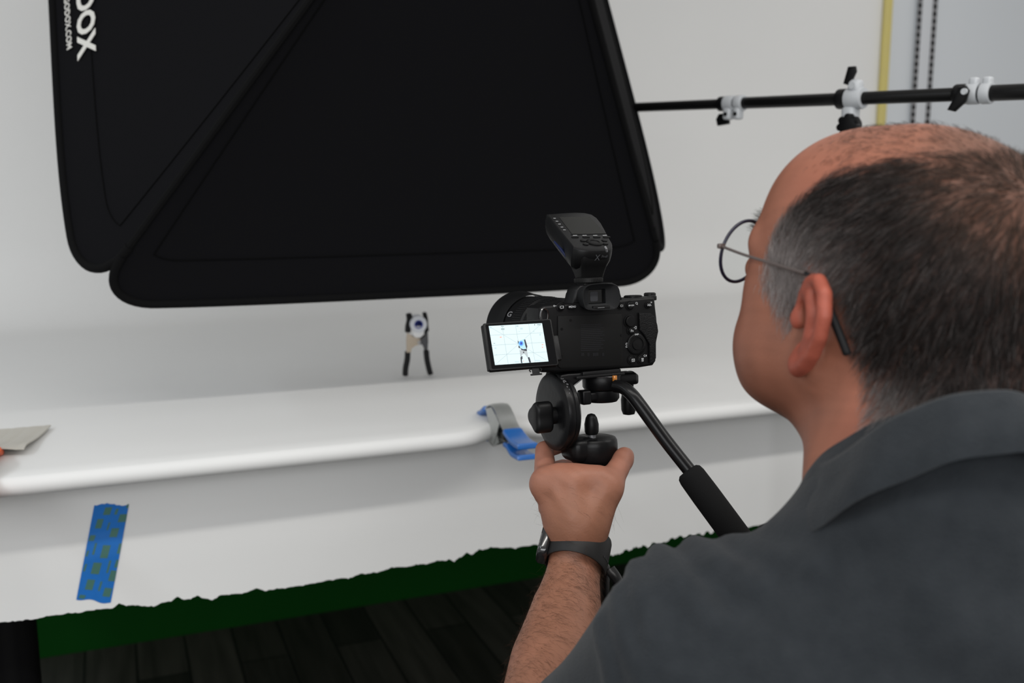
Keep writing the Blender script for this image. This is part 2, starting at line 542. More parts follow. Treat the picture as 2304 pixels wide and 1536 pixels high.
MB().lathe([(ring_r + .012, -.02), (ring_r + .016, -.01), (ring_r + .016, .02), (ring_r + .006, .028), (.06, .028), (.06, -.02)], A, 40).build('speed_ring', M['black_metal'], sb)

# lettering on the left panel, reading downwards along its rim
Lp = panels['left']
def left_pt(u, v):
    j = v * (len(Lp) - 1); i = u * (len(Lp[0]) - 1)
    j0, i0 = min(int(j), len(Lp) - 2), min(int(i), len(Lp[0]) - 2)
    a = Lp[j0][i0].lerp(Lp[j0][i0 + 1], i - i0); b = Lp[j0 + 1][i0].lerp(Lp[j0 + 1][i0 + 1], i - i0)
    return a.lerp(b, j - j0)
def left_by_pixel(px, py):
    best = None
    for i in range(241):
        for j in range(81):
            p = left_pt(i / 240, j / 80)
            q = p - CAM; d = q.dot(FW)
            x, y = 1152 + FPX * q.dot(RT) / d, 768 - FPX * q.dot(UP) / d
            e = (x - px) ** 2 + (y - py) ** 2
            if best is None or e < best[0]: best = (e, p)
    return best[1]
def letter_frame(px0, py0, px1, py1):
    p0, p1 = left_by_pixel(px0, py0), left_by_pixel(px1, py1)
    x = (p1 - p0).normalized()
    n = (Lp[5][36] - Lp[14][36]).cross(Lp[5][42] - Lp[5][30]).normalized()
    if n.dot(CAM - p0) < 0: n = -n
    n = (n - x * n.dot(x)).normalized()
    y = n.cross(x)
    return p1, frame(p1 + n * .004, x, y, n), (p1 - p0).length

x0, fm, ln = letter_frame(191, -30, 194, 124)
lg = MB()
lg.text('GODOX', 0.059, fm, .0006, bold=.0018, align='RIGHT', shear=0.0)
lg.build('logo_lettering', M['logo'], sb, smooth=0, label='large white printed lettering')
x0, fm, ln = letter_frame(152, -30, 159, 117)
MB().text('WWW.GODOX.COM', 0.0175, fm, .0006, bold=.0002, align='RIGHT').build('address_lettering', M['logo'], sb, smooth=0, label='small white printed lettering')

# ------------------------------------------------------------------ boom pole and its stand
b0, b1 = at(1120, 254, 2.52), at(2560, 196, 1.44)
bd = (b1 - b0).normalized()
def boom_at(px):
    """point of the boom axis that shows at this photo column"""
    lo, hi = 0.0, 1.0
    for _ in range(40):
        m_ = (lo + hi) / 2; q = b0.lerp(b1, m_) - CAM
        if 1152 + FPX * q.dot(RT) / q.dot(FW) < px: lo = m_
        else: hi = m_
    return b0.lerp(b1, lo)
bm_ = thing('boom_pole', boom_at(1920), 'black telescopic boom pole with pale grey clamps reaching out from behind the softbox', 'boom pole')
M['boom'] = mat('black_boom_tube', (0.0055, 0.0055, 0.0055), 0.36, spec=.25)
k1, k2, k3 = boom_at(1648), boom_at(1921), boom_at(2190)
MB().cyl(b0, k1, .0098, bev=.001).build('tube', M['boom'], bm_)
MB().cyl(k1, k3, .0113, bev=.001).build('tube', M['boom'], bm_)
MB().cyl(k3, b1, .0128, bev=.001).build('tube', M['boom'], bm_)
def boom_frame(c):
    z = bd; y = (ZZ - z * z.dot(ZZ)).normalized(); x = y.cross(z)
    return frame(c, x, y, z)
BA = boom_frame(k1)          # collar with two ears hanging down
m_ = MB()
m_.lathe([(.0145, -.030), (.0145, -.016)], BA, 24, mi=1)
m_.lathe([(.0150, -.016), (.0155, -.014), (.0155, .004), (.0150, .006)], BA, 28)
m_.lathe([(.0145, .010), (.0155, .012), (.0155, .026), (.0145, .028)], BA, 28)
for z0, l in ((-.014, .018), (.011, .015)):
    m_.box((-.004, -.020, z0 + l / 2), (.020, .024, l), BA, .005, 3)
    m_.cyl((-.016, -.021, z0 + l / 2), (-.0125, -.021, z0 + l / 2), .0038, M=BA, seg=16, mi=1)
m_.box((0, -.006, .006), (.018, .016, .012), BA, .002)
c_ = m_.build('collar', [M['grey_plastic'], M['black_plastic']], bm_, label='pale grey collar with two ears')
MB().prism([(-.012, -.040), (.014, -.043), (.018, -.030), (.012, -.020), (-.010, -.018)], .010, BA @ Matrix.Translation((-.004, 0, -.020)) @ Matrix.Rotation(math.radians(90), 4, 'Y') @ Matrix.Translation((-.005, 0, -.005)), bev=.002).build('lever', M['black_plastic'], c_)
BA = boom_frame(k3)
m_ = MB()
m_.lathe([(.0155, -.030), (.0165, -.028), (.0165, -.014), (.0155, -.012)], BA, 28, mi=1)
m_.lathe([(.0165, -.010), (.0172, -.008), (.0172, .008), (.0165, .010)], BA, 28)
m_.lathe([(.0165, .014), (.0172, .016), (.0172, .028), (.0165, .030)], BA, 28)
for z0 in (0, .022):
    m_.box((0, .019, z0), (.016, .014, .014), BA, .004, 3)
c_ = m_.build('collar', [M['grey_plastic'], M['black_plastic']], bm_, label='pale grey collar with the lever folded across it')
lv = MB()
lv.prism([(-.024, -.026), (-.012, -.029), (.004, -.014), (.008, .004), (.002, .012), (-.008, .010), (-.014, -.006)], .012, BA @ frame((-.018, 0, -.004), (0, 0, 1), (0, 1, 0), (-1, 0, 0)), bev=.003)
lv.cyl((-.030, .002, .0), (-.034, .002, .0), .005, M=BA, seg=16, mi=1)
lv.build('lever', [M['black_plastic'], M['grey_plastic']], c_)

ls = thing('light_stand', (k2.x, k2.y, 0), 'light stand holding the boom pole, its clamp showing above the head', 'light stand')
BA = boom_frame(k2)
m_ = MB()
m_.lathe([(.0175, -.030), (.0180, -.028), (.0180, -.012), (.0175, -.010)], BA, 28, mi=1)
m_.lathe([(.0180, -.012), (.0188, -.010), (.0188, .018), (.0180, .020)], BA, 28)
m_.box((-.003, .021, .004), (.024, .024, .024), BA, .008, 4)
m_.cyl((-.017, .022, .004), (-.014, .022, .004), .0065, M=BA, seg=20)
m_.box((0, -.030, -.004), (.030, .034, .026), BA, .008, 3)
m_.cyl((0, -.040, -.006), (0, -.085, -.006), .0135, M=BA)
cl_ = m_.build('boom_clamp', [M['grey_plastic'], M['black_plastic']], ls)
kb = MB()
for a_ in range(7):
    an = 2 * math.pi * a_ / 7
    kb.cyl((-.022, -.048 + .014 * math.cos(an), .012 + .014 * math.sin(an)), (-.038, -.048 + .014 * math.cos(an), .012 + .014 * math.sin(an)), .0068, M=BA, seg=16, bev=.0015)
kb.cyl((-.012, -.048, .012), (-.0385, -.048, .012), .0165, M=BA, bev=.002)
kb.build('knob', M['black_plastic'], cl_)
MB().prism([(-.006, 0), (.006, 0), (.009, .026), (.004, .034), (-.008, .030)], .010, BA @ frame((-.004, .024, -.010), (0, -.3, .95), (0, .95, .3), (-1, 0, 0)), bev=.002).build('lever', M['black_plastic'], cl_)
MB().cyl((k2.x, k2.y, .45), (k2.x, k2.y, k2.z - .07), .0125).build('column', M['boom'], ls)
MB().cyl((k2.x, k2.y, .30), (k2.x, k2.y, .95), .016, bev=.002).build('lower_column', M['boom'], ls)
for a_ in (60, 180, 300):
    an = math.radians(a_)
    MB().tube([(k2.x + .02 * math.cos(an), k2.y + .02 * math.sin(an), .60), (k2.x + .40 * math.cos(an), k2.y + .40 * math.sin(an), .011)], .010, seg=10).build('leg', M['boom'], ls)

# ------------------------------------------------------------------ blue tape, grey card, spring clamps, product on the table
M['tape'] = mat('blue_tape', (0.014, 0.150, 0.50), 0.5, spec=0.25, noise=(90, 0.35, (0.012, 0.125, 0.43)))
M['tape_mark'] = mat('tape_print', (0.070, 0.165, 0.115), 0.5, spec=0.25, noise=(300, 0.5, (0.035, 0.15, 0.19)))
tc = [on_y(px, py, HY - .0055) for px, py in ((212, 1138), (291, 1133), (249, 1357), (172, 1347))]
def tape_pt(u, v, lift=0.0):
    p = tc[0].lerp(tc[1], u).lerp(tc[3].lerp(tc[2], u), v)
    x, z = p.x, p.z
    y = sheet_y(x, z)
    return Vector((x, y - .0008 - .001 * math.sin(math.pi * v) - lift, z))
rows = []
for j in range(41):
    v = j / 40
    row = []
    for i in range(15):
        u = i / 14
        vv = v
        if j == 0: vv = v - .018 * math.sin(u * 5.2) + .012 * abs(math.sin(u * 17))
        if j == 40: vv = v + .012 * math.sin(u * 9 + 1)
        row.append(tape_pt(u, vv))
    rows.append(row)
tp = MB().grid(rows, thick=.0003)
tape = tp.build('painters_tape', M['tape'], origin=tape_pt(.5, .5))
tag(tape, 'strip of blue tape with greenish print stuck on the hanging white paper', 'tape')
mk = MB()
def patch(u0, u1, v0, v1, sk=.03):
    r = [[tape_pt(min(max(u0 + (u1 - u0) * a / 4 + sk * (1 - b / 4), .005), .995), v0 + (v1 - v0) * b / 4, .0006) for a in range(5)] for b in range(5)]
    mk.grid(r)
for u0, u1, v0, v1 in ((.30, .50, .03, .11), (.62, .70, .05, .11), (.92, .99, .01, .05), (.14, .32, .15, .25), (.48, .53, .19, .27), (.76, .99, .11, .19),
                       (.60, .82, .25, .34), (.02, .18, .32, .38), (.20, .26, .40, .52), (.44, .66, .42, .55), (.90, .99, .40, .50), (.02, .08, .48, .54), (.26, .50, .60, .72), (.70, .76, .57, .70),
                       (.90, .99, .56, .64), (.03, .09, .62, .70), (.18, .40, .78, .89), (.56, .62, .79, .89), (.80, .99, .67, .78), (.72, .94, .85, .94), (.05, .22, .95, .99)):
    patch(u0, u1, v0, v1)
mk.build('tape_print', M['tape_mark'], tape, smooth=0)

M['card'] = mat('grey_ribbed_card', (0.50, 0.48, 0.43), 0.7, noise=(20, 0.4, (0.45, 0.43, 0.39)))
rows = []
ca, cb = Vector((-.111, 1.83, TZ + .0065)), Vector((-.142, 1.672, TZ + .0150))
for j in range(13):
    v = j / 12
    row = []
    for i in range(97):
        u = i / 96
        p = ca.lerp(cb, v) + Vector((-.36 * u, .0, 0))
        rib = .0020 * (1 - min(1, abs(((u * 15) % 1) - .5) * 5))
        rib *= max(0.0, math.sin(math.pi * min(max(v, .02), .98))) ** .4
        z = p.z - .004 * math.sin(v * math.pi) - rib - (.006 * max(0, (v - .85) / .15) ** 2) * (1 - min(1, u * 9))
        row.append(Vector((p.x + (.006 * math.sin(u * 40) * 0), p.y, z)))
    rows.append(row)
cd_ = MB().grid(rows[::-1], thick=.0022).build('ribbed_card', M['card'], smooth=50, origin=cb)
tag(cd_, 'ribbed grey card lying on the front edge of the white paper at the left', 'card')

def spring_clamp(root, O, X, Y, Z, m_tip, m_metal, m_dark, width=.031):
    """clamp seen from the side: local x = from jaws to handles, z = up, y = width (metres)"""
    A = frame(O, X, Y, Z)
    def strip(pts, wd, th, mi, mb, up=True):
        P = spline([(p[0], 0, p[1]) for p in pts], 6)
        rows = []
        for p in P: rows.append([A @ Vector((p[0], -wd / 2 + wd * k / 4, p[2] + (.0016 if k in (1, 2, 3) else 0))) for k in range(5)])
        mb.grid(rows, mi, thick=th)
    up = MB()
    strip([(-.098, -.002), (-.080, .006), (-.060, .017), (-.036, .020), (-.012, .008), (.012, -.010), (.034, -.019)], width, .0016, 0, up)
    for s in (-1, 1):   # side cheek
        M2 = A @ frame((0, s * width / 2 - (.0012 if s > 0 else 0), 0), (1, 0, 0), (0, 0, 1), (0, -1, 0)) 
        up.prism([(-.066, .012), (-.036, .0185), (-.012, .0065), (.004, -.005), (-.012, -.026), (-.030, -.046), (-.042, -.030)], .0014, M2 if s > 0 else M2)
    u = up.build('upper_jaw', m_metal, root)
    lo = MB()
    strip([(-.090, -.034), (-.064, -.048), (-.040, -.052), (-.014, -.046), (.012, -.040), (.030, -.036)], width * .9, .0016, 0, lo)
    for s in (-1, 1):
        M2 = A @ frame((0, s * (width * .45), 0), (1, 0, 0), (0, 0, 1), (0, -1, 0))
        lo.prism([(-.060, -.046), (-.038, -.016), (-.024, -.018), (-.008, -.040), (-.030, -.050)], .0014, M2)
    l = lo.build('lower_jaw', m_metal, root)
    def sleeve(pts, wd, th, name):
        P = spline([(p[0], 0, p[1]) for p in pts], 6)
        mb = MB()
        rows = []
        n = len(P)
        for i, p in enumerate(P):
            t = P[min(i + 1, n - 1)] - P[max(i - 1, 0)]; t /= np.linalg.norm(t)
            nx, nz = -t[2], t[0]
            e = 0.72 if i in (0, n - 1) else (0.94 if i in (1, n - 2) else 1.0)
            ring = []
            for q in rrect(wd * e, th * e, th * .38 * e, 4):
                ring.append(A @ Vector((p[0] + nx * q[1], q[0], p[2] + nz * q[1])))
            rows.append(ring)
        mb.grid(rows, closed=True)
        b = len(mb.v); k = len(rows[0])
        mb.f.append(list(range(k))[::-1]); mb.mi.append(0)
        mb.f.append(list(range((n - 1) * k, n * k))); mb.mi.append(0)
        return mb.build(name, m_tip, root)
    sleeve([(.020, -.0145), (.040, -.022), (.062, -.028), (.088, -.030), (.096, -.030)], width * 1.16, .010, 'handle_grip')
    sleeve([(.016, -.039), (.034, -.040), (.056, -.049), (.084, -.050), (.092, -.049)], width * 1.10, .009, 'handle_grip')
    sleeve([(-.116, -.003), (-.104, -.001), (-.090, .005), (-.074, .012)], width * 1.2, .010, 'jaw_tip')
    sleeve([(-.104, -.027), (-.094, -.033), (-.082, -.040), (-.072, -.046)], width * 1.10, .008, 'jaw_tip')
    sp = MB()
    P = [A @ Vector((-.022 + .0085 * math.cos(k * .55), -width * .36 + width * .72 * k / 40, -.024 + .0085 * math.sin(k * .55))) for k in range(41)]
    sp.tube(P, .0016, seg=8)
    sp.tube([A @ Vector((-.016, 0, -.030)), A @ Vector((.004, 0, -.030)), A @ Vector((.030, 0, -.040))], .0016, seg=8)
    sp.tube([A @ Vector((-.016, 0, -.016)), A @ Vector((.004, 0, -.014)), A @ Vector((.030, 0, -.026))], .0016, seg=8)
    sp.box((-.004, 0, -.026), (.022, width * .7, .016), A, .003)
    sp.build('spring', m_dark, root)
    MB().cyl(A @ Vector((-.024, -width * .56, -.024)), A @ Vector((-.024, width * .56, -.024)), .004, seg=16).build('pivot', M['steel'], root)

M['blue'] = mat('blue_vinyl', (0.014, 0.125, 0.43), 0.3, coat=0.3)
M['zinc'] = mat('zinc_plate', (0.55, 0.56, 0.55), 0.42, metal=0.7, noise=(30, 0.5, (0.36, 0.38, 0.36)))
M['orange'] = mat('orange_vinyl', (0.75, 0.10, 0.015), 0.35)
M['spring_dark'] = mat('dark_spring', (0.015, 0.018, 0.015), 0.4)
SCO = Vector((.622, FY - .004, TZ + .011))
sc = thing('spring_clamp', SCO, 'metal spring clamp with blue tips gripping the front edge of the white paper', 'clamp')
cy = Vector((-.03, -1, 0)).normalized()
cz = Vector((0, 0, 1)); tilt = math.radians(-5)
cx_ = (cy * math.cos(tilt) - cz * math.sin(tilt)); cz_ = (cz * math.cos(tilt) + cy * math.sin(tilt))
spring_clamp(sc, SCO, cx_, cz_.cross(cx_), cz_, M['blue'], M['zinc'], M['spring_dark'])
OCO = Vector((-.190, FY + .012, TZ + .007))
oc = thing('spring_clamp', OCO, 'orange tipped clamp under the ribbed grey card at the left edge', 'clamp')
cx2 = Vector((.0, -1, -.0)).normalized(); cz2 = Vector((0, 0, 1)); cz2 = (cz2 - cx2 * cx2.dot(cz2)).normalized()
spring_clamp(oc, OCO, cx2, cz2.cross(cx2), cz2, M['orange'], M['zinc'], M['spring_dark'])

# small clamp standing upright on the sweep, holding a white roll
PZ = TZ + .0035
pf0, pf1 = on_z(912, 849, PZ), on_z(969, 846, PZ)
PO = (pf0 + pf1) / 2
pxv = (pf1 - pf0); pxv.z = 0; pxv.normalize()
pyv = ZZ.cross(pxv)            # away from the viewer
PA = frame(PO, pxv, pyv, ZZ)
pc = thing('upright_clamp', PO, 'small cream and black clamp standing upright on the white paper sweep', 'clamp')
M['cream'] = mat('cream_paint', (0.48, 0.40, 0.31), 0.45)
M['dark_grey'] = mat('dark_grey_metal', (0.06, 0.06, 0.065), 0.4)
M['rubber'] = mat('black_rubber', (0.005, 0.005, 0.0055), 0.6, spec=.25)
def flat(pts, wd, nm, m, par, thick=.014):
    mb = MB(); P = spline([(p[0], 0, p[1]) for p in pts], 6); n = len(P); rows = []
    for i, p in enumerate(P):
        t = P[min(i + 1, n - 1)] - P[max(i - 1, 0)]; t /= np.linalg.norm(t)
        nx, nz = -t[2], t[0]
        e = .6 if i in (0, n - 1) else 1
        rows.append([PA @ Vector((p[0] + nx * q[0], q[1] + p[1], p[2] + nz * q[0])) for q in rrect(wd * e * 1.25, thick * e, wd * .3 * e, 3)])
    mb.grid(rows, closed=True); k = len(rows[0])
    mb.f += [list(range(k))[::-1], list(range((n - 1) * k, n * k))]; mb.mi += [0, 0]
    return mb.build(nm, m, par)
flat([(-.0275, .0035), (-.0265, .020), (-.0225, .040), (-.0215, .057)], .0088, 'handle_grip', M['rubber'], pc)
flat([(.0275, .0035), (.0235, .018), (.0195, .040), (.0185, .058)], .0088, 'handle_grip', M['rubber'], pc)
jb = MB()
jb.prism([(-.0255, .056), (-.0165, .056), (-.015, .064), (-.006, .070), (.002, .072), (.004, .084), (-.010, .089), (-.0165, .094), (-.0235, .098), (-.0255, .086)], .006, PA @ frame((0, -.007, 0), (1, 0, 0), (0, 0, 1), (0, -1, 0)) , bev=.0008)
jb.build('left_jaw', M['cream'], pc, label='cream painted jaw')
jb = MB()
jb.prism([(.0145, .056), (.0215, .056), (.023, .076), (.0225, .098), (.016, .096), (.006, .086), (-.004, .082), (-.002, .070), (.010, .070), (.0135, .062)], .006, PA @ frame((0, .004, 0), (1, 0, 0), (0, 0, 1), (0, -1, 0)), bev=.0008)
jb.build('right_jaw', M['dark_grey'], pc, label='dark grey jaw')
MB().tube([PA @ Vector((-.013, -.006, .089)), PA @ Vector((-.002, -.009, .0845)), PA @ Vector((.010, -.006, .088)), PA @ Vector((.018, -.002, .098))], .0032, seg=10).build('spring', M['rubber'], pc)
MB().cyl(PA @ Vector((.001, -.015, .077)), PA @ Vector((.001, .010, .077)), .0036).build('pivot', M['steel'], pc)
flat([(-.0205, .097), (-.0195, .110), (-.0165, .124), (-.0180, .138)], .0092, 'jaw_tip', M['rubber'], pc)
flat([(.0205, .098), (.0190, .112), (.0185, .124), (.0155, .139)], .0065, 'jaw_tip', M['rubber'], pc)
rl = thing('paper_roll', PA @ Vector((.0005, 0, .118)), 'white roll with a blue core gripped in the jaws of the upright clamp', 'roll')
RA = PA @ frame((.0005, -.012, .1155), (1, 0, 0), (0, 0, 1), (0, -1, 0))
MB().lathe([(.0172, -.030), (.0180, -.028), (.0180, .002), (.0172, .004), (.0092, .004), (.0088, .002), (.0088, -.028), (.0092, -.030)], RA, 40, caps=False).build('roll_body', mat('white_roll', (.62, .64, .68), .5), rl)
MB().lathe([(.0088, -.028), (.0088, .0045), (.0074, .0045), (.0068, -.026), (.0001, -.026)], RA, 32, caps=False).build('core', mat('blue_core', (.010, .035, .32), .4), rl)
MB().prism([(-.012, -.004), (.012, -.004), (.012, -.022), (.004, -.029), (-.006, -.029), (-.012, -.024)], .004, RA @ Matrix.Translation((0, 0, -.004)), bev=.0008).build('paper_tab', mat('white_tab', (.75, .75, .75), .5), rl)

# ------------------------------------------------------------------ the camera on its support
# local frame in millimetres: origin under the middle of the camera back, x right, y along the lens, z up
CY, CP = math.radians(24), math.radians(5)
cO = at(1354, 832, 1.05)
ex = RT * math.cos(CY) + F0 * math.sin(CY)
fh = -RT * math.sin(CY) + F0 * math.cos(CY)
ey = fh * math.cos(CP) - ZZ * math.sin(CP)
ez = ex.cross(ey)
S = Matrix.Scale(.001, 4)
MC = frame(cO, ex, ey, ez) @ S
MCI = MC.inverted()
def bk(px, py, y=0.0):
    """photo pixel -> local x, z on the plane y = const"""
    o = MCI @ CAM; d = (MCI @ (CAM + ray(px, py))) - o
    p = o + d * ((y - o.y) / d.y)
    return p.x, p.z
def bz(px, py, z):
    o = MCI @ CAM; d = (MCI @ (CAM + ray(px, py))) - o
    p = o + d * ((z - o.z) / d.z)
    return p.x, p.y
def poly(pts, y): return [bk(a, b, y) for a, b in pts]
BACK = frame((0, 0, 0), (1, 0, 0), (0, 0, 1), (0, -1, 0))      # draws (x, z) outlines facing the photographer
def BK(y): return MC @ Matrix.Translation((0, y, 0)) @ BACK

M['leather'] = mat('black_leatherette', (0.005, 0.005, 0.0054), 0.6, spec=.22, bump=(650, 0.9, 0.0012))
M['white_ink'] = mat('white_ink', (0.55, 0.56, 0.57), 0.6)
M['dim_ink'] = mat('grey_ink', (0.035, 0.036, 0.04), 0.6, spec=.2)
M['faint_ink'] = mat('faint_ink', (0.013, 0.013, 0.015), 0.6, spec=.2)
M['amber'] = mat('amber_level', (0.45, 0.16, 0.02), 0.2, coat=.5)
M['worn'] = mat('bare_worn_metal', (0.22, 0.22, 0.23), 0.45, metal=.6)
M['rubber_grip'] = mat('foam_grip', (0.0060, 0.0060, 0.0062), 0.85, spec=.15, bump=(1200, 0.3, 0.0006))
M['lcd_dark'] = mat('unlit_display', (0.0045, 0.0045, 0.003), 0.25, spec=.12)
M['head_black'] = mat('worn_black_enamel', (0.0040, 0.0040, 0.0046), 0.36, spec=.22, noise=(45, 0.45, (0.0075, 0.0075, 0.008)), bump=(180, .08, .002))
def glow(name, c, s):
    return mat(name, (0, 0, 0), 0.4, emit=(c, s))

cm = thing('camera', cO, 'black mirrorless camera on the tripod head with its screen folded out', 'camera')
b = MB()
ol = poly([(1214, 694), (1224, 688), (1300, 681), (1392, 674), (1468, 667), (1474, 669), (1476, 690), (1479, 715), (1481, 740), (1478, 775), (1477, 812), (1470, 822), (1440, 827), (1250, 838), (1222, 838), (1215, 830)], 0)
b.prism(ol, 34, BK(34), bev=3.0, seg=3)
xl, xr = ol[0][0], ol[6][0]
# hand grip bulging forward on the right
b.lathe([(9, 4), (13, 6), (14, 20), (14, 58), (12, 66), (8, 68)], MC @ Matrix.Translation((xr - 13, 46, 0)), 28)
b.box((xr - 14, 33, 35), (27, 30, 60), MC, 4)
body = b.build('body', M['black_plastic'], cm)
# finder hump
b = MB()
hump = poly([(1288, 684), (1296, 652), (1306, 641), (1380, 636), (1392, 642), (1402, 674)], 2)
b.prism(hump, 22, BK(24), bev=3.0, seg=3)
b.prism([(p[0] * .8, p[1] * .95) for p in hump], 16, BK(38), bev=3.0, seg=3)
b.build('finder_hump', M['black_plastic'], cm)
b = MB()
eo = [bk(x, y, -14) for x, y in ((1322, 697), (1312, 684), (1309, 664), (1313, 648), (1326, 640), (1352, 637), (1376, 638), (1389, 645), (1394, 660), (1393, 680), (1386, 693), (1370, 697))]
eo = [tuple(p) for p in spline([(a, c, 0) for a, c in eo], 4, closed=True)]
ecx = sum(p[0] for p in eo) / len(eo); ecz = sum(p[1] for p in eo) / len(eo)
wi = [bk(x, y, -14) for x, y in ((1325, 652), (1366, 650), (1369, 682), (1328, 684))]
wcx = sum(p[0] for p in wi) / 4; wcz = sum(p[1] for p in wi) / 4
inner = []
for p in eo:
    a = math.atan2(p[1] - wcz, p[0] - wcx)
    k = min(10.0 / max(abs(math.cos(a)), 1e-3), 7.6 / max(abs(math.sin(a)), 1e-3))
    inner.append((wcx + k * math.cos(a), wcz + k * math.sin(a)))
def ringrow(pts, y, s=1.0): return [MC @ Vector((ecx + (p[0] - ecx) * s, y, ecz + (p[1] - ecz) * s)) for p in pts]
mid = [((a[0] * .45 + c[0] * .55), (a[1] * .45 + c[1] * .55)) for a, c in zip(eo, inner)]
rows = [ringrow(eo, 2, .86), ringrow(eo, -8, .92), ringrow(eo, -13, 1.0), ringrow(eo, -15.5, .99), ringrow(eo, -15.5, .95), ringrow(mid, -12, 1), ringrow(inner, -10.5), ringrow(inner, -5), ringrow(inner, -5, .05)]
b.grid(rows, closed=True)
ec = b.build('eyecup', mat('eyecup_rubber', (0.0085, 0.009, 0.0098), 0.6, spec=.2), cm, smooth=35)
b = MB()
b.prism(rrect(18, 13.5, 1.5, cx=wcx, cy=wcz), 1.0, BK(-5.4))
b.prism(rrect(9, 10, 1.5, cx=wcx - 1.5, cy=wcz), .6, BK(-6.0), mi=1)
b.build('finder_window', [mat('finder_glass', (0.003, 0.003, 0.003), 0.1, spec=.4), M['dim_ink']], ec)
b = MB(); cx_, cz0 = bk(1352, 693, -13)
b.box((cx_, -12.5, cz0), (20, 5, 5), MC, 1)
b.box((cx_ - 1, -15.2, cz0 + .6), (8, .8, .7), MC, .2, mi=1)
b.build('eyecup_latch', [M['black_plastic'], M['worn']], ec)

# recessed screen bay with its rating text
b = MB()
bay = poly([(1255, 711), (1399, 705), (1401, 812), (1398, 822), (1262, 829), (1256, 824)], -1)
b.prism(bay, 1.4, BK(0), bev=.5)
sb_ = b.build('screen_bay', mat('bay_plastic', (0.0050, 0.0050, 0.0050), 0.5, spec=.2), cm)
b = MB()
for k in range(15):
    px0 = 1307; px1 = 1354 + (3, 0, 5, -2, 4, 1, 6, -4, 2, 7, 0, 4, -1, 3, -6)[k]
    py = 731 + k * 4.1
    (xa, za), (xb, zb) = bk(px0, py, -1.6), bk(px1, py - (px1 - px0) * .035, -1.6)
    b.add([MC @ Vector(p) for p in ((xa, -1.6, za - .35), (xb, -1.6, zb - .35), (xb, -1.6, zb + .35), (xa, -1.6, za + .35))], [[0, 1, 2, 3]])
for px, wd in ((1311, 8), (1324, 6), (1340, 15), (1357, 6)):
    xa, za = bk(px, 797, -1.6)
    for q in range(4):
        b.box((xa + (q - 1.5) * wd * .11, -1.6, za), (wd * .07, .1, 3.4), MC)
b.build('rating_text', M['faint_ink'], sb_, smooth=0)
b = MB()
for px, py in ((1264, 740), (1284, 720), (1264, 801), (1399, 754)):
    xa, za = bk(px, py, -1.5)
    MB().cyl((xa, -1.2, za), (xa, -1.9, za), 1.3, M=MC, seg=16).build('screw', M['black_gloss'], sb_)

# controls
def button(px, py, r, txt=None, tsz=3.0, h=2.2, name='button', y0=-1.0, par=None, tpos=None, mtl=None, ring=True):
    xa, za = bk(px, py, y0 - h)
    b = MB()
    if ring: b.lathe([(r + 1.5, 0), (r + 1.5, .5), (r + .7, .7), (r + .4, .2)], BK(y0 + .8) @ Matrix.Translation((xa, za, 0)), 28)
    b.lathe([(r, 0), (r, h - .5), (r - .5, h), (.01, h + .15)], BK(y0 + .8) @ Matrix.Translation((xa, za, 0)), 28)
    o = b.build(name, mtl or M['black_plastic'], par or cm)
    if txt:
        tx, tz = bk(*tpos, y0 - .2) if tpos else (xa, za)
        t = MB().text(txt, tsz, BK(y0 - .3 - (h if not tpos else -.1)) @ Matrix.Translation((tx, tz, 0)), .08, .02)
        t.build('button_lettering', M['white_ink'], o, smooth=0)
    return o
button(1264, 691, 3.2, 'C3', 4.0)
xa, za = bk(1288, 690, -3)
b = MB(); b.prism(rrect(9.5, 5.4, 2.6, cx=xa, cy=za), 2.4, BK(-.4), bev=.5)
o = b.build('menu_button', M['black_plastic'], cm)
MB().text('MENU', 3.0, BK(-2.95) @ Matrix.Translation((xa, za, 0)), .08, .02).build('button_lettering', M['white_ink'], o, smooth=0)
button(1399, 688, 2.4, 'C1', 3.2)
button(1420, 687, 3.9, 'AF-ON', 2.3)
button(1461, 686, 2.6, 'AEL', 3.1)
button(1421, 723, 5.6, h=3.2, name='joystick')
button(1422, 744, 3.2, 'Fn', 3.6)
wx, wz = bk(1435, 775, -3)
b = MB()
b.lathe([(11.5, 0), (11.5, 1.0), (10.8, 1.6), (7.6, 2.0), (7.2, 1.2), (6.0, 1.2), (5.4, 2.4), (.01, 2.8)], BK(-.2) @ Matrix.Translation((wx, wz, 0)), 48)
for k in range(40):
    a_ = 2 * math.pi * k / 40
    b.box((9.3, 0, 1.9), (2.8, .55, .7), BK(-.2) @ Matrix.Translation((wx, wz, 0)) @ Matrix.Rotation(a_, 4, 'Z'), .1, 1)
wheel = b.build('control_wheel', M['black_plastic'], cm)
for tx_, px, py, sz in (('DISP', 1431, 752, 2.4), ('C4', 1450, 800, 3.3)):
    xa, za = bk(px, py, -1)
    MB().text(tx_, sz, BK(-.35) @ Matrix.Translation((xa, za, 0)), .08, .02).build('control_lettering', M['white_ink'], cm, smooth=0).location = MC.to_3x3() @ Vector((0, -2.2, 0))
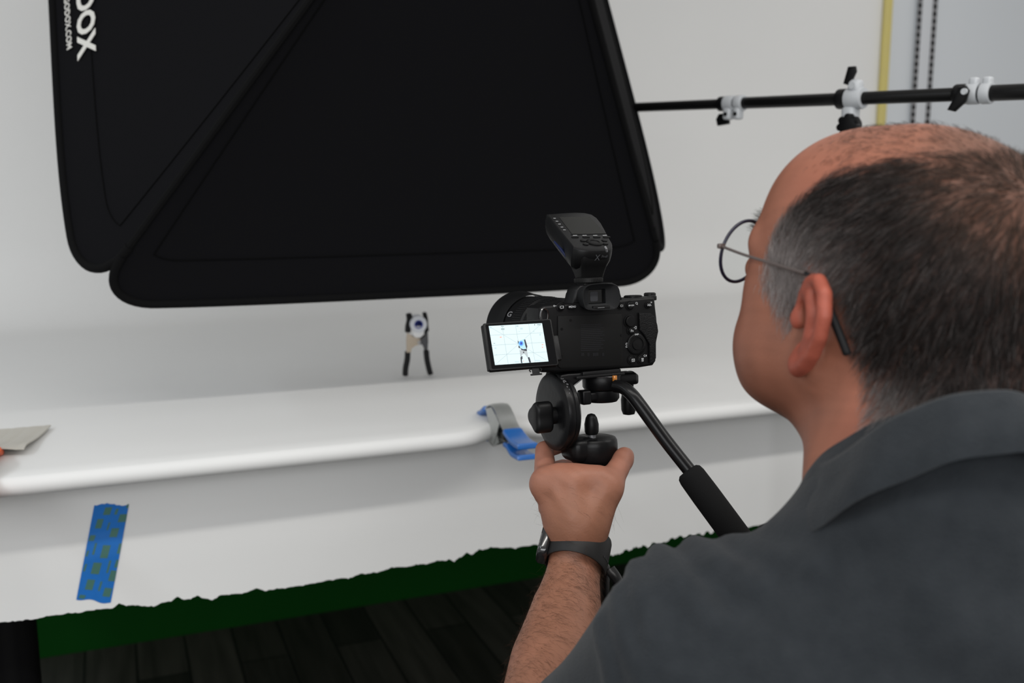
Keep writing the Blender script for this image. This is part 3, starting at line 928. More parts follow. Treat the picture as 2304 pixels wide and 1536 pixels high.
def icon(px, py, parts, name='control_icon'):
    xa, za = bk(px, py, -1)
    b = MB()
    for kind, *a in parts:
        if kind == 'r':     # rectangle outline
            cx1, cz1, w1, h1, t1 = a
            for q in ((cx1, cz1 + h1 / 2, w1, t1), (cx1, cz1 - h1 / 2, w1, t1), (cx1 - w1 / 2, cz1, t1, h1), (cx1 + w1 / 2, cz1, t1, h1)):
                b.box((xa + q[0], -.35, za + q[1]), (q[2] + (t1 if q[2] > q[3] else 0), .12, q[3]), MC)
        elif kind == 'b':
            b.box((xa + a[0], -.35, za + a[1]), (a[2], .12, a[3]), MC)
        elif kind == 'c':
            b.tube([MC @ Vector((xa + a[0] + a[2] * math.cos(k / 16 * 6.2832), -.35, za + a[1] + a[2] * math.sin(k / 16 * 6.2832))) for k in range(16)], .00022, seg=6, closed=True)
    return b.build(name, M['white_ink'], cm, smooth=0)
for px, py in ((1424, 810), (1445, 809)): button(px, py, 4.0, h=1.2)
icon(1424, 810, [('r', 0, 0, 3.2, 2.6, .45), ('b', 0, 0, .9, .9)]).location = MC.to_3x3() @ Vector((0, -1.4, 0))
icon(1445, 809, [('r', 0, -.3, 1.8, 2.6, .4), ('b', 0, 1.5, 3.0, .45), ('b', 0, 0, .35, 2.0)]).location = MC.to_3x3() @ Vector((0, -1.4, 0))
icon(1411, 774, [('c', 0, 0, 1.2), ('b', .1, .1, .3, 1.2)])
icon(1411, 780, [('r', 0, 0, 2.2, 1.2, .4)])
icon(1430, 737, [('r', .6, 0, 1.6, 2.6, .4), ('b', -1.0, 0, 2.2, .45)])
icon(1433, 682, [('c', 0, 0, 1.1), ('b', .9, -1.2, .5, 1.0)])
icon(1249, 688, [('c', -.8, 0, .7), ('b', .8, 0, 2.0, .35)])
icon(1466, 680, [('r', 0, 0, 1.4, .8, .4)])
icon(1453, 775, [('r', 0, 0, 1.1, 1.1, .4)])
# thumb-rest leatherette
b = MB()
lp_ = poly([(1437, 703), (1462, 704), (1472, 712), (1478, 730), (1480, 745), (1475, 770), (1475, 805), (1470, 816), (1461, 817), (1460, 772), (1446, 750), (1438, 742)], -1)
b.prism(lp_, 2.6, BK(0), bev=1.1, seg=3)
b.build('leatherette', M['leather'], cm)
# top dials and strap lug
def dial(px, py, y, r, h, name, mtl, teeth=28):
    xa, za = bk(px, py, y)
    A_ = MC @ Matrix.Translation((xa, y, za - h))
    b = MB(); b.lathe([(r, 0), (r, h - .8), (r - .8, h), (.01, h)], A_, 40)
    for k in range(teeth):
        a_ = 2 * math.pi * k / teeth
        b.box((r, 0, h / 2), (.8, .9, h * .8), A_ @ Matrix.Rotation(a_, 4, 'Z'), .15, 1)
    return b.build(name, mtl, cm)
dial(1424, 664, 16, 9.5, 5, 'mode_dial', M['black_plastic'])
dial(1462, 658, 26, 6.2, 7, 'exposure_dial', M['black_metal'])
dial(1466, 665, 8, 5.0, 5, 'rear_dial', M['black_metal'])
b = MB()
xa, za = bk(1214, 704, 14)
b.tube([MC @ Vector((xa - 2 + 4.2 * math.cos(a_), -1.5, za - 2 + 7.5 * math.sin(a_))) for a_ in np.linspace(0, 2 * math.pi, 25)[:-1]], .0011, seg=8, closed=True)
b.box((xa + 1, 14, za + 3), (4, 5, 7), MC, 1)
b.build('strap_lug', mat('polished_black_lug', (.22, .22, .22), .18, metal=1), cm)
b = MB(); xa, za = bk(1300, 660, 4)
b.ball((xa - .5, 3, za), .8, MC)
b.build('red_dot', mat('red_dot', (.12, .006, .006), .4), cm)

# lens with petal-less hood
LX = -9.0
LZ = 36.0
LA = MC @ frame((LX, 0, LZ), (1, 0, 0), (0, 0, 1), (0, -1, 0)) @ Matrix.Rotation(math.pi, 4, 'Y')
b = MB()
b.lathe([(30, 30), (33, 36), (35, 44), (35, 60), (37.5, 63), (37.5, 72), (38, 73), (38, 96), (37, 97), (37, 102), (39, 104), (39, 128), (38.6, 130), (38.6, 160)], LA, 64)
lens = b.build('lens', M['black_plastic'], cm)
b = MB()
for z0, z1, r, n in ((75, 95, 38.2, 72), (106, 127, 39.2, 84)):
    for k in range(n):
        b.box((r, 0, (z0 + z1) / 2), (.9, 1.2, z1 - z0), LA @ Matrix.Rotation(2 * math.pi * k / n, 4, 'Z'), .2, 1)
b.build('grip_rings', M['rubber'], lens)
b = MB()
b.lathe([(40, 148), (41.2, 150), (42.5, 168), (44.2, 188), (43.2, 189), (41.8, 174), (40.3, 156)], LA, 64, caps=False)
b.build('lens_hood', mat('hood_plastic', (0.0038, 0.0038, 0.0042), 0.5, spec=.15), lens)
gx, gz = bk(1172, 712, 75)
gl = Vector((-38.6 * math.cos(math.radians(30)), 139, 38.6 * math.sin(math.radians(30)))) + Vector((LX, 0, LZ))
nrm = Vector((-math.cos(math.radians(30)), 0, math.sin(math.radians(30))))
tx = Vector((0, -1, 0)); ty = nrm.cross(tx)
MB().text('G', 9.5, MC @ frame(gl + nrm * .6, tx * 1.9, ty, nrm), .1, .05).build('lens_lettering', mat('lens_ink', (.22, .22, .23), .6), lens, smooth=0)

# folded-out screen
d0 = 0.990
qTL, qTR = at(1087, 727, d0), at(1243, 716, d0 + .016)
qBL, qBR = at(1102, 834, d0 - .016), at(1256.5, 821, d0)
sx_ = (qTR - qTL + qBR - qBL); sw = sx_.length / 2; sx_.normalize()
sy_ = (qTL - qBL + qTR - qBR); sh = sy_.length / 2; sy_ = (sy_ - sx_ * sx_.dot(sy_)).normalized()
sz_ = sx_.cross(sy_)
SA = frame((qTL + qBR) / 2, sx_, sy_, sz_) @ S
sw *= 1000; sh *= 1000
b = MB()
b.prism(rrect(sw, sh, 2.2), 7.0, SA @ Matrix.Translation((0, 0, -7.0)), bev=.9, seg=2)
b.box((-sw / 2 + .6, 0, -5), (3.2, sh - 2, 4), SA, .8)
scr = b.build('fold_out_screen', M['black_plastic'], cm)
MB().prism(rrect(sw - 4, sh - 3, 1.4), .25, SA @ Matrix.Translation((.6, 0, -.05))).build('bezel_glass', mat('bezel_glass', (.002, .002, .0025), .15, spec=.18), scr)
lit = MB()
def scp(px, py, z=.35):
    """photo pixel -> point on the picture, local"""
    I = SA.inverted(); o = I @ CAM; d = I @ (CAM + ray(px, py)) - o
    p = o + d * ((z - o.z) / d.z)
    return Vector((p.x, p.y, z))
def zc(cx, cy): return 1080 + cx * 180 / 1843, 700 + cy * 150 / 1536      # zoomed crop -> photo pixel
def quad(pts, mi, z): lit.add([SA @ scp(*zc(*p), z) for p in pts], [list(range(len(pts)))], mi)
quad([(200, 340), (1428, 275), (1578, 1155), (345, 1240)], 0, .35)
def line(a, c, w_=7, mi=1):
    d = Vector((c[0] - a[0], c[1] - a[1])).normalized(); n_ = Vector((-d.y, d.x)) * w_ / 2
    quad([(a[0] + n_.x, a[1] + n_.y), (c[0] + n_.x, c[1] + n_.y), (c[0] - n_.x, c[1] - n_.y), (a[0] - n_.x, a[1] - n_.y)], mi, .42)
line((237, 555), (1460, 495)); line((275, 785), (1500, 715)); line((315, 1010), (1540, 935))
line((508, 325), (650, 1215)); line((815, 308), (965, 1195)); line((1120, 292), (1270, 1175))
line((210, 350), (1570, 1150), 6); line((1420, 285), (355, 1230), 6)
for cx1, cy1, w1, h1, mi in ((515, 350, 70, 22, 1), (525, 410, 80, 40, 1), (860, 340, 50, 20, 1), (955, 400, 60, 40, 4), (1258, 312, 16, 22, 3), (1360, 308, 90, 30, 1), (1240, 465, 20, 14, 1), (905, 468, 40, 14, 4),
                            (477, 597, 44, 26, 5), (330, 740, 40, 18, 1), (355, 850, 45, 30, 4), (1440, 770, 40, 20, 5), (1440, 830, 30, 26, 5), (380, 1000, 30, 18, 4), (1330, 1135, 120, 26, 4), (850, 1165, 100, 22, 4), (1385, 540, 30, 40, 4), (245, 380, 50, 26, 4), (1000, 1150, 14, 30, 5)):
    quad([(cx1 - w1 / 2, cy1 - h1 / 2), (cx1 + w1 / 2, cy1 - h1 / 2), (cx1 + w1 / 2, cy1 + h1 / 2), (cx1 - w1 / 2, cy1 + h1 / 2)], mi, .40)
# the little clamp in the picture
quad([(905, 680), (1015, 640), (1040, 760), (1060, 860), (1010, 880), (940, 850), (895, 770)], 6, .44)
quad([(1012, 655), (1042, 645), (1092, 810), (1075, 875), (1045, 800)], 2, .46)
quad([(868, 672), (895, 700), (890, 760), (872, 730)], 2, .46)
quad([(885, 790), (915, 805), (930, 850), (890, 845)], 2, .46)
quad([(928, 850), (1000, 875), (1075, 862), (1085, 915), (1040, 915), (950, 888)], 2, .46)
quad([(950, 890), (1085, 915), (1105, 1030), (1110, 1060), (1085, 1060), (1030, 985), (985, 985), (950, 1040), (930, 1040), (920, 900)], 7, .45)
quad([(990, 930), (1018, 928), (1020, 960), (992, 962)], 3, .47)
quad([(930, 1065), (955, 1035), (978, 1035), (980, 1100), (965, 1110), (975, 1193), (945, 1195)], 2, .46)
quad([(1098, 1060), (1140, 1055), (1178, 1180), (1135, 1184)], 2, .46)
quad([(948 + 62 * math.cos(k / 20 * 6.2832), 745 + 68 * math.sin(k / 20 * 6.2832)) for k in range(20)], 8, .47)
quad([(948 + 40 * math.cos(k / 20 * 6.2832), 740 + 46 * math.sin(k / 20 * 6.2832)) for k in range(20)], 9, .48)
quad([(952 + 18 * math.cos(k / 16 * 6.2832), 738 + 24 * math.sin(k / 16 * 6.2832)) for k in range(16)], 10, .49)
lit.build('live_picture', [glow('lcd_white', (.66, .80, .83), 1.0), glow('lcd_line', (.36, .45, .47), 1.0), glow('lcd_black', (.010, .014, .03), 1.0), glow('lcd_dark', (.03, .035, .045), 1.0), glow('lcd_pale', (.50, .64, .68), 1.0),
                           glow('lcd_red', (.80, .42, .34), 1.0), glow('lcd_cyan', (.42, .70, .85), 1.0), glow('lcd_grey', (.42, .47, .49), 1.0), glow('lcd_ice', (.22, .55, 1.0), 1.0), glow('lcd_blue', (.03, .17, .75), 1.0), glow('lcd_navy', (.01, .03, .25), 1.0)], scr, smooth=0)
b = MB()
hx = sw / 2
b.box((hx + 1.5, -6, -4), (6, 26, 6), SA, 1)
b.build('screen_hinge', M['black_plastic'], scr)
b = MB()
tx_ = SA.inverted() @ at(1201, 834, d0 + .004)
b.box((tx_.x, -sh / 2 - 3.2, -3), (7.5, 7.0, 1.6), SA, .4)
b.box((tx_.x, -sh / 2 - 6.8, -3), (12, 1.8, 1.6), SA, .6)
for s_ in (-1, 1):
    b.tube([SA @ Vector((tx_.x + s_ * 4.5, -sh / 2, -3)), SA @ Vector((tx_.x + s_ * 6.2, -sh / 2 - 2, -3)), SA @ Vector((tx_.x + s_ * 5.2, -sh / 2 - 4, -3))], .0007, seg=8)
b.build('port_cover_tab', M['rubber'], scr)

# ------------------------------------------------------------------ radio trigger in the hot shoe
fx, fz = bk(1326, 627, 10)
TO = MC @ Vector((fx, 10, fz))
tr = thing('flash_trigger', TO, 'black radio flash trigger with a tilted display standing in the camera hot shoe', 'trigger')
b = MB()
b.box((fx, 12, fz - 5.5), (19, 18, 3), MC, .6)
b.box((fx, 12, fz - 8), (14, 16, 4), MC, .4)
b.build('shoe_foot', M['black_metal'], tr)
b = MB()
WA = MC @ Matrix.Translation((fx, 12, fz - 4))
b.lathe([(14.2, 0), (14.8, .6), (14.8, 4.6), (14.2, 5.2)], WA, 48)
for k in range(48): b.box((14.9, 0, 2.6), (.9, .9, 4.2), WA @ Matrix.Rotation(2 * math.pi * k / 48, 4, 'Z'), .15, 1)
b.build('lock_wheel', mat('lock_wheel_plastic', (0.007, 0.007, 0.007), .5, spec=.25), tr)
b = MB()
z0 = fz + 1
sec = []
for z_, wx_, y0_, y1_ in ((z0, 26, 2, 22), (z0 + 6, 28, 0, 24), (z0 + 13, 31, -3, 28), (z0 + 18, 34, -6, 34), (z0 + 24, 36, -6, 38)):
    sec.append([MC @ Vector((fx + 1 + q[0], (y0_ + y1_) / 2 + q[1], z_)) for q in rrect(wx_, y1_ - y0_, 5, 4)])
b.grid(sec, closed=True)
b.build('neck', mat('trigger_neck', (0.0042, 0.0042, 0.0044), .5, spec=.15), tr)
# tilted body: face frame
ft = math.radians(23)
fu = Vector((0, math.cos(ft), math.sin(ft))); fn = Vector((0, -math.sin(ft), math.cos(ft)))
bx_, bz_ = bk(1334, 566, -12)
TF = MC @ frame((bx_, -12, bz_), (1, 0, 0), fu, fn)
TFI = TF.inverted()
def tf(px, py, z=0.0):
    o = TFI @ CAM; d = TFI @ (CAM + ray(px, py)) - o
    p = o + d * ((z - o.z) / d.z)
    return (p.x, p.y)
face = [tf(*p) for p in ((1240, 480), (1331, 481), (1372, 538), (1378, 552), (1376, 560), (1362, 563), (1318, 563), (1292, 557), (1284, 548), (1236, 488))]
face = face[::-1]
b = MB()
fcx = sum(p[0] for p in face) / len(face); fcy = sum(p[1] for p in face) / len(face)
rws = []
for s_, z_ in ((.95, 0), (.985, -.6), (1.0, -2.0), (1.01, -8), (.99, -15), (.93, -21), (.80, -26), (.55, -29)):
    rws.append([TF @ Vector((fcx + (p[0] - fcx) * s_, fcy + (p[1] - fcy) * s_ + (6 * (1 - s_)), z_)) for p in [tuple(q[:2]) for q in spline([(a, c, 0) for a, c in face], 5, closed=True)]])
b.grid(rws[::-1], closed=True)
n_ = len(rws[0]); tot = len(b.v)
b.f.append(list(range(tot - n_, tot))); b.mi.append(0)
b.f.append(list(range(0, n_))[::-1]); b.mi.append(0)
b.build('housing', M['black_plastic'], tr, smooth=35)
b = MB()
b.add([TF @ Vector((*tf(*p, .3), .3)) for p in ((1258, 488), (1326, 487), (1364, 526), (1287, 526))], [[0, 1, 2, 3]])
b.build('display', M['lcd_dark'], tr, smooth=0)
b = MB()
def dash(px0, py0, px1, py1, t_=.55):
    (xa, ya), (xb, yb) = tf(px0, py0, .35), tf(px1, py1, .35)
    b.add([TF @ Vector(p) for p in ((xa, ya - t_, .4), (xb, yb - t_, .4), (xb, yb + t_, .4), (xa, ya + t_, .4))], [[0, 1, 2, 3]])
for px, py in ((1245, 491), (1250.5, 497.5), (1256, 504), (1261.5, 510.5), (1267, 517)): dash(px, py, px + 5.5, py)
for px in (1289, 1310.5, 1334.5, 1356): dash(px, 529.5, px + 9.5, 529.2)
dash(1334, 545, 1341, 544.6, .5)
b.build('key_marks', M['white_ink'], tr, smooth=0)
b = MB()
(xa, ya), (xb, yb) = tf(1284, 527.4, .3), tf(1366, 527, .3)
b.box(((xa + xb) / 2, ya, .3), (xb - xa, .35, .3), TF)
for px in (1290, 1315, 1339, 1361):
    q = tf(px + 4, 533, .3); b.prism(rrect(8, 3.2, .8, cx=q[0], cy=q[1]), .7, TF)
q = tf(1338, 545, .3); b.lathe([(9, 0), (9, .8), (8.4, 1.2), (5.2, 1.2), (5, .6), (.01, .8)], TF @ Matrix.Translation((q[0], q[1], 0)), 32)
for px, py in ((1312, 541), (1318, 549), (1360, 541), (1362, 548)):
    q = tf(px, py, .3); b.lathe([(3.2, 0), (3.2, .9), (.01, 1.2)], TF @ Matrix.Translation((q[0], q[1], 0)), 20)
b.build('buttons', mat('trigger_buttons', (.0035, .0035, .0035), .4, spec=.15), tr)
b = MB()
q0, q1 = tf(1360, 557, 0), tf(1366, 566, 0)
e0 = at(1362, 556, (tr.location - CAM).dot(FW) - .03)
b.tube([at(1361.5, 555, 1.028), at(1364.5, 560, 1.026), at(1365.5, 566, 1.028)], .0012, seg=8)
b.build('side_light', M['worn'], tr)
# model mark on the lower back
lx_, lz_ = bk(1352, 579, -16)
LT = MC @ Matrix.Translation((0, -15.5, 0)) @ BACK
def lmark(px, py, s, sz, bold=0):
    xx, zz = bk(px, py, -15.5)
    return MB().text(s, sz, LT @ Matrix.Translation((xx, zz, 0)), .15, bold, shear=.25).build('model_mark', M['dim_ink'], tr, smooth=0)
b = MB()
chin = [[MC @ Vector((fx + 9 + q[0] * s_, y_, z_ + q[1] * s_)) for q in rrect(40, 14, 4, 4, 0, bk(1340, 578, -12)[1])] for s_, y_, z_ in ()]
lmark(1343, 580, 'X', 8.5); lmark(1360, 577, 'ProII', 3.6)
b = MB()
bl0, bl1 = at(1247, 543, 1.068), at(1277, 581, 1.055)
b.tube([bl0, at(1262, 561, 1.060), bl1], [.0008, .0018, .001], seg=8)
b.build('blue_side_catch', mat('dark_blue_catch', (.005, .010, .045), .4, spec=.2), tr)

# ------------------------------------------------------------------ fluid head, pan bar and monopod
HO = MC @ Vector((0, 20, -10))
hd = thing('tripod_head', HO, 'worn black tilt head under the camera with a foam gripped pan bar', 'tripod head')
DY = 20.0
dcx, dcz = bk(1249, 926, DY)
def HX(x, y, z): return MC @ Matrix.Translation((x, y, z))
# tilt disc, axis along x
TD = MC @ frame((dcx, DY, dcz), (0, 1, 0), (0, 0, 1), (1, 0, 0))
b = MB()
b.lathe([(30, -6), (37, -5.4), (40.4, -3.4), (41.2, -1), (41.2, 3), (40.2, 4.2)], TD, 64)
b.lathe([(39, 3), (39.6, 3.6), (39.6, 5.2), (39, 6)], TD, 64)
b.lathe([(39.5, 4.8), (40.4, 5.6), (40.2, 9), (36.5, 12), (20, 13)], TD, 64)
disc = b.build('tilt_housing', M['head_black'], hd)
b = MB()
for k in range(34):
    a_ = math.radians(rng.normal(118, 12))
    b.box((0, 0, 0), (rng.uniform(.2, .5), rng.uniform(.5, 1.9), rng.uniform(.4, 1.3)), TD @ Matrix.Rotation(a_, 4, 'Z') @ Matrix.Translation((41.1, 0, rng.uniform(-.6, 2.8))), .05, 1)
b.build('paint_chips', M['worn'], disc, smooth=0)
# bridge from the disc over to the platform
b = MB()
br_ = [(dcx - 5, dcz + 14), (dcx - 4.5, dcz + 33), (dcx - 1, dcz + 41), (dcx + 8, dcz + 42), (6, dcz + 41), (6, dcz + 34), (dcx + 24, dcz + 34), (dcx + 13, dcz + 27), (dcx + 7, dcz + 14), (dcx + 5, dcz + 2)]
b.prism([(p[0], p[1]) for p in br_], 36, BK(DY + 18), bev=3, seg=3)
b.build('bridge', M['head_black'], hd)
b = MB()
b.tube([MC @ Vector((dcx + 6.4, DY - 17.6, dcz + 14)), MC @ Vector((dcx + 12.6, DY - 17.6, dcz + 27.4)), MC @ Vector((dcx + 23.6, DY - 17.6, dcz + 34.4))], .0006, seg=6)
b.build('worn_edge', M['worn'], hd)
# tilt lock knob
kx, kz = bk(1208, 940, DY - 14)
KA = MC @ frame((dcx - 6, DY - 10, kz), (0, 1, 0), (0, 0, 1), (-1, 0, 0))
b = MB()
b.cyl((0, 0, -1), (0, 0, 6), 9, M=KA)
lob = []
for k in range(48):
    a_ = 2 * math.pi * k / 48
    lob.append(((13 + 2.2 * math.cos(3 * a_)) * math.cos(a_), (15.5 + 2.2 * math.cos(3 * a_)) * math.sin(a_)))
b.prism(lob, 20, KA @ Matrix.Translation((0, 0, 5)), bev=4, seg=4)
b.build('tilt_knob', M['black_plastic'], hd)
# camera platform, lever clamp, lug
pxx, pzz = bk(1354, 860, DY)
PAf = MC @ Matrix.Translation((pxx, DY, 0))
b = MB()
b.box((0, DY - 1, -2.6), (46, 40, 4.6), MC, 1.2)
b.box((-2, DY, -5.8), (58, 44, 3.2), MC, 1.0)
b.build('camera_plate', mat('plate_black', (.006, .006, .0065), .4, spec=.3), hd)
b = MB()
b.lathe([(14, -5), (19.5, -6), (21, -8), (21, -20), (19.5, -22.5), (16, -23)], PAf, 48)
b.lathe([(17, -23), (18.5, -24), (18.5, -33), (16, -36.5), (4, -37.5)], PAf, 48)
b.box((26, 0, -13), (26, 24, 12), PAf, 4, 3)
plat = b.build('platform', M['head_black'], hd)
b = MB()
b.tube([PAf @ Vector((21.1 * math.cos(a_), 21.1 * math.sin(a_), -8 + .3 * math.sin(9 * a_))) for a_ in np.linspace(-2.6, -.8, 18)], .0005, seg=6)
b.cyl((2, -17, -6.0), (2, -17, -5.0), 5, M=PAf)
b.build('worn_rim', M['worn'], plat)
b = MB()
b.box((-26, -8, -29), (11, 14, 15), PAf, 2.2, 3)
b.box((-14, -6, -29), (20, 14, 9), PAf, 2.2, 3)
b.build('lock_lever', M['head_black'], hd)
b = MB()
ax_, az_ = bk(1383, 849, -2)
b.cyl((ax_, -2, az_ - 4), (ax_, -2, az_ + 2.2), 2.6, M=MC, seg=20, bev=.5)
b.build('amber_peg', M['amber'], hd)
b = MB()
lx_, lz_ = bk(1412, 851, DY)
b.box((lx_ - 8, DY, lz_), (14, 20, 9), MC, 2.5, 3)
b.box((lx_ + 2, DY, lz_ - .5), (16, 17, 12), MC, 3.2, 3)
b.build('bar_socket', M['head_black'], hd)
b = MB()
kx2, kz2 = bk(1414, 905, DY + 16)
KB = MC @ frame((kx2, DY + 16, kz2), (1, 0, 0), (0, 1, 0), (0, 0, 1))
b.lathe([(2, -14), (6.5, -13), (8.2, -8), (8.4, 3), (7, 11), (4, 16)], KB, 24)
b.cyl((0, 0, 12), (-2, -10, 34), 5, M=KB)
b.build('bar_knob', M['black_plastic'], hd)
# pan bar
pb = [at(1384, 868, 1.048), at(1402, 872, 1.042), at(1420, 886, 1.036), at(1440, 911, 1.032), at(1496, 988, 1.024), at(1556, 1064, 1.014), at(1580, 1096, 1.010)]
P_ = spline(pb, 10)
bar = MB().tube(P_, .0068, seg=16, flat=(1.0, 1.12)).build('pan_bar', M['black_gloss'], hd)
g0, g1 = at(1547, 1058, 1.016), at(1705, 1272, .985)
GA = axis_frame(g0, g1 - g0)
L_ = (g1 - g0).length
MB().lathe([(.006, 0), (.0105, .0005), (.0132, .003), (.0142, .008), (.0146, .03), (.0146, L_ - .006), (.012, L_)], GA, 32).build('foam_grip', M['rubber_grip'], bar)
# pan base
pbx, pbz = bk(1335, 984, DY + 2)
PB = MC @ Matrix.Translation((pbx, DY + 2, pbz))
b = MB()
b.lathe([(4, 1.5), (20, 1.2), (24, 0), (25.6, -2.5), (26, -7), (26, -22), (24.5, -25), (20, -27), (19, -44), (18, -46)], PB, 56)
b.box((-18, 0, -10), (30, 38, 26), PB, 8, 3)
b.build('pan_base', M['head_black'], hd)
b = MB()
kA = PB @ Matrix.Translation((-5, -6, 0))
b.lathe([(4.4, 0), (4.4, 5)], kA, 20, mi=1)
b.lathe([(6.2, 5), (7.6, 8), (7.8, 16), (6.2, 23), (4, 26.5), (1, 27.5)], kA, 12)
b.build('pan_knob', [M['black_plastic'], M['worn']], hd)

mp = thing('monopod', Vector((PB.translation.x, PB.translation.y, 0)), 'black monopod leg standing under the tripod head behind the forearm', 'monopod')
pc_ = PB.translation; zt = pc_.z - .0462
MB().cyl((pc_.x, pc_.y, zt), (pc_.x, pc_.y, .86), .0165).build('upper_tube', M['black_metal'], mp)
MB().cyl((pc_.x, pc_.y, .88), (pc_.x, pc_.y, .40), .0140).build('middle_tube', M['black_metal'], mp)
MB().cyl((pc_.x, pc_.y, .42), (pc_.x, pc_.y, .035), .0115).build('lower_tube', M['black_metal'], mp)
MB().lathe([(.010, 0), (.020, .002), (.020, .012), (.014, .036)], Matrix.Translation((pc_.x, pc_.y, 0)), 24).build('foot', M['rubber'], mp)
for zc_ in (1.055, .40):
    b = MB()
    LAm = Matrix.Translation((pc_.x, pc_.y, zc_))
    b.lathe([(.0175, -.022), (.0200, -.020), (.0205, .018), (.0175, .022)], LAm, 32)
    o = b.build('lock_collar', M['black_plastic'], mp)
    lv = MB()
    r3 = RT * .021; f3 = -F0 * .012
    A3 = Vector((pc_.x, pc_.y, zc_))
    lv.tube(spline([A3 + r3 * .9 + f3 + ZZ * .020, A3 + r3 * 1.25 + f3 * 1.4 + ZZ * .010, A3 + r3 * 1.5 + f3 * 1.4 - ZZ * .008, A3 + r3 * 1.35 + f3 * 1.2 - ZZ * .026], 6), .007, seg=12, flat=(.6, 1.3))
    lv.build('lock_lever', M['black_gloss'], o)

# ------------------------------------------------------------------ organic shapes: blended distance fields turned into one skin
def capsule(a, b, ra, rb):
    a, b = np.array(a, float), np.array(b, float)
    ba = b - a; L2 = max(ba @ ba, 1e-12)
    def f(P):
        t = np.clip((P - a) @ ba / L2, 0, 1)
        return np.linalg.norm(P - a - t[:, None] * ba, axis=1) - (ra + (rb - ra) * t)
    return f
def ellipsoid(c, r, R=None):
    c, r = np.array(c, float), np.array(r, float)
    def f(P):
        q = P - c
        if R is not None: q = q @ R          # columns of R are the axes
        k0 = np.linalg.norm(q / r, axis=1); k1 = np.linalg.norm(q / (r * r), axis=1) + 1e-9
        return np.where(k0 < 1e-6, -r.min(), k0 * (k0 - 1.0) / k1)
    return f
def chain(pts, rads):
    fs = [capsule(pts[i], pts[i + 1], rads[i], rads[i + 1]) for i in range(len(pts) - 1)]
    def f(P):
        d = fs[0](P)
        for g in fs[1:]: d = np.minimum(d, g(P))
        return d
    return f
def moved(f, Minv, s=1.0):
    A = np.array(Minv)[:3, :3]; t = np.array(Minv)[:3, 3]
    def g(P): return f(P @ A.T + t) * s
    return g
def smin(a, b, k):
    h = np.clip(0.5 + 0.5 * (b - a) / k, 0, 1)
    return b + (a - b) * h - k * h * (1 - h)
def smax(a, b, k): return -smin(-a, -b, k)
class Field:
    def __init__(self): self.ops = []
    def u(self, f, k=.01): self.ops.append(('u', f, k)); return self
    def s(self, f, k=.005): self.ops.append(('s', f, k)); return self
    def ev(self, P, keep=None):
        d = np.full(len(P), 1.0)
        for i, (o, f, k) in enumerate(self.ops):
            if keep is not None and not keep[i]: continue
            d = smin(d, f(P), k) if o == 'u' else smax(d, -f(P), k)
        return d

def skin_mesh(field, lo, hi, h, warp=None, n=16):
    """surface nets over the blocks the surface passes through"""
    lo = np.array(lo, float); hi = np.array(hi, float)
    nb = np.ceil((hi - lo) / (h * n)).astype(int)
    bi = np.stack(np.meshgrid(*[np.arange(k) for k in nb], indexing='ij'), -1).reshape(-1, 3)
    cen = lo + (bi + .5) * h * n
    half = h * n * 0.87
    ds = np.stack([f(cen) for o, f, k in field.ops], 1)
    tot = field.ev(cen)
    use = abs(tot) < half * 1.35 + .012
    g = np.arange(n + 1)
    G = np.stack(np.meshgrid(g, g, g, indexing='ij'), -1).reshape(-1, 3)
    BIG = 4096
    key = lambda c: (c[..., 0] * BIG + c[..., 1]) * BIG + c[..., 2]
    VK, VP, Q = [], [], []
    corners = [(a, b, c) for a in (0, 1) for b in (0, 1) for c in (0, 1)]
    edges = [(i, j) for i in range(8) for j in range(i + 1, 8) if sum(abs(corners[i][q] - corners[j][q]) for q in range(3)) == 1]
    for q in np.nonzero(use)[0]:
        keep = [ds[q, i] < half * 1.35 + field.ops[i][2] * 1.2 + .012 for i in range(len(field.ops))]
        P = lo + (bi[q] * n + G) * h
        d = field.ev(P, keep)
        if warp is not None: d = d + warp(P)
        D = d.reshape(n + 1, n + 1, n + 1)
        C = np.stack([D[a:a + n, b:b + n, c:c + n] for a, b, c in corners], -1)
        neg = C < 0
        act = neg.any(-1) & ~neg.all(-1)
        if not act.any(): continue
        idx = np.argwhere(act); c8 = C[act]
        acc = np.zeros((len(idx), 3)); cnt = np.zeros(len(idx))
        for i, j in edges:
            a, b = c8[:, i], c8[:, j]
            cr = (a < 0) != (b < 0)
            t = np.where(cr, a / np.where(cr, a - b, 1), 0)
            p = np.array(corners[i]) + t[:, None] * (np.array(corners[j]) - np.array(corners[i]))
            acc += p * cr[:, None]; cnt += cr
        gi = bi[q] * n + idx
        VP.append(lo + (gi + acc / cnt[:, None]) * h); VK.append(key(gi + 1))
        for ax in range(3):
            a0 = D[:n, :n, :n]
            b0 = [D[1:, :n, :n], D[:n, 1:, :n], D[:n, :n, 1:]][ax]
            cr = (a0 < 0) != (b0 < 0)
            e = np.argwhere(cr)
            if not len(e): continue
            s_ = (a0[cr] < 0)
            ge = bi[q] * n + e + 1
            o1 = np.zeros(3, int); o2 = np.zeros(3, int)
            o1[(ax + 1) % 3] = 1; o2[(ax + 2) % 3] = 1
            qd = np.stack([key(ge), key(ge - o1), key(ge - o1 - o2), key(ge - o2)], 1)
            qd[~s_] = qd[~s_][:, ::-1]
            Q.append(qd)
    VK = np.concatenate(VK); VP = np.concatenate(VP); Q = np.concatenate(Q)
    o = np.argsort(VK); VK, VP = VK[o], VP[o]
    ix = np.clip(np.searchsorted(VK, Q), 0, len(VK) - 1)
    ok = (VK[ix] == Q).all(1)
    return VP, ix[ok]

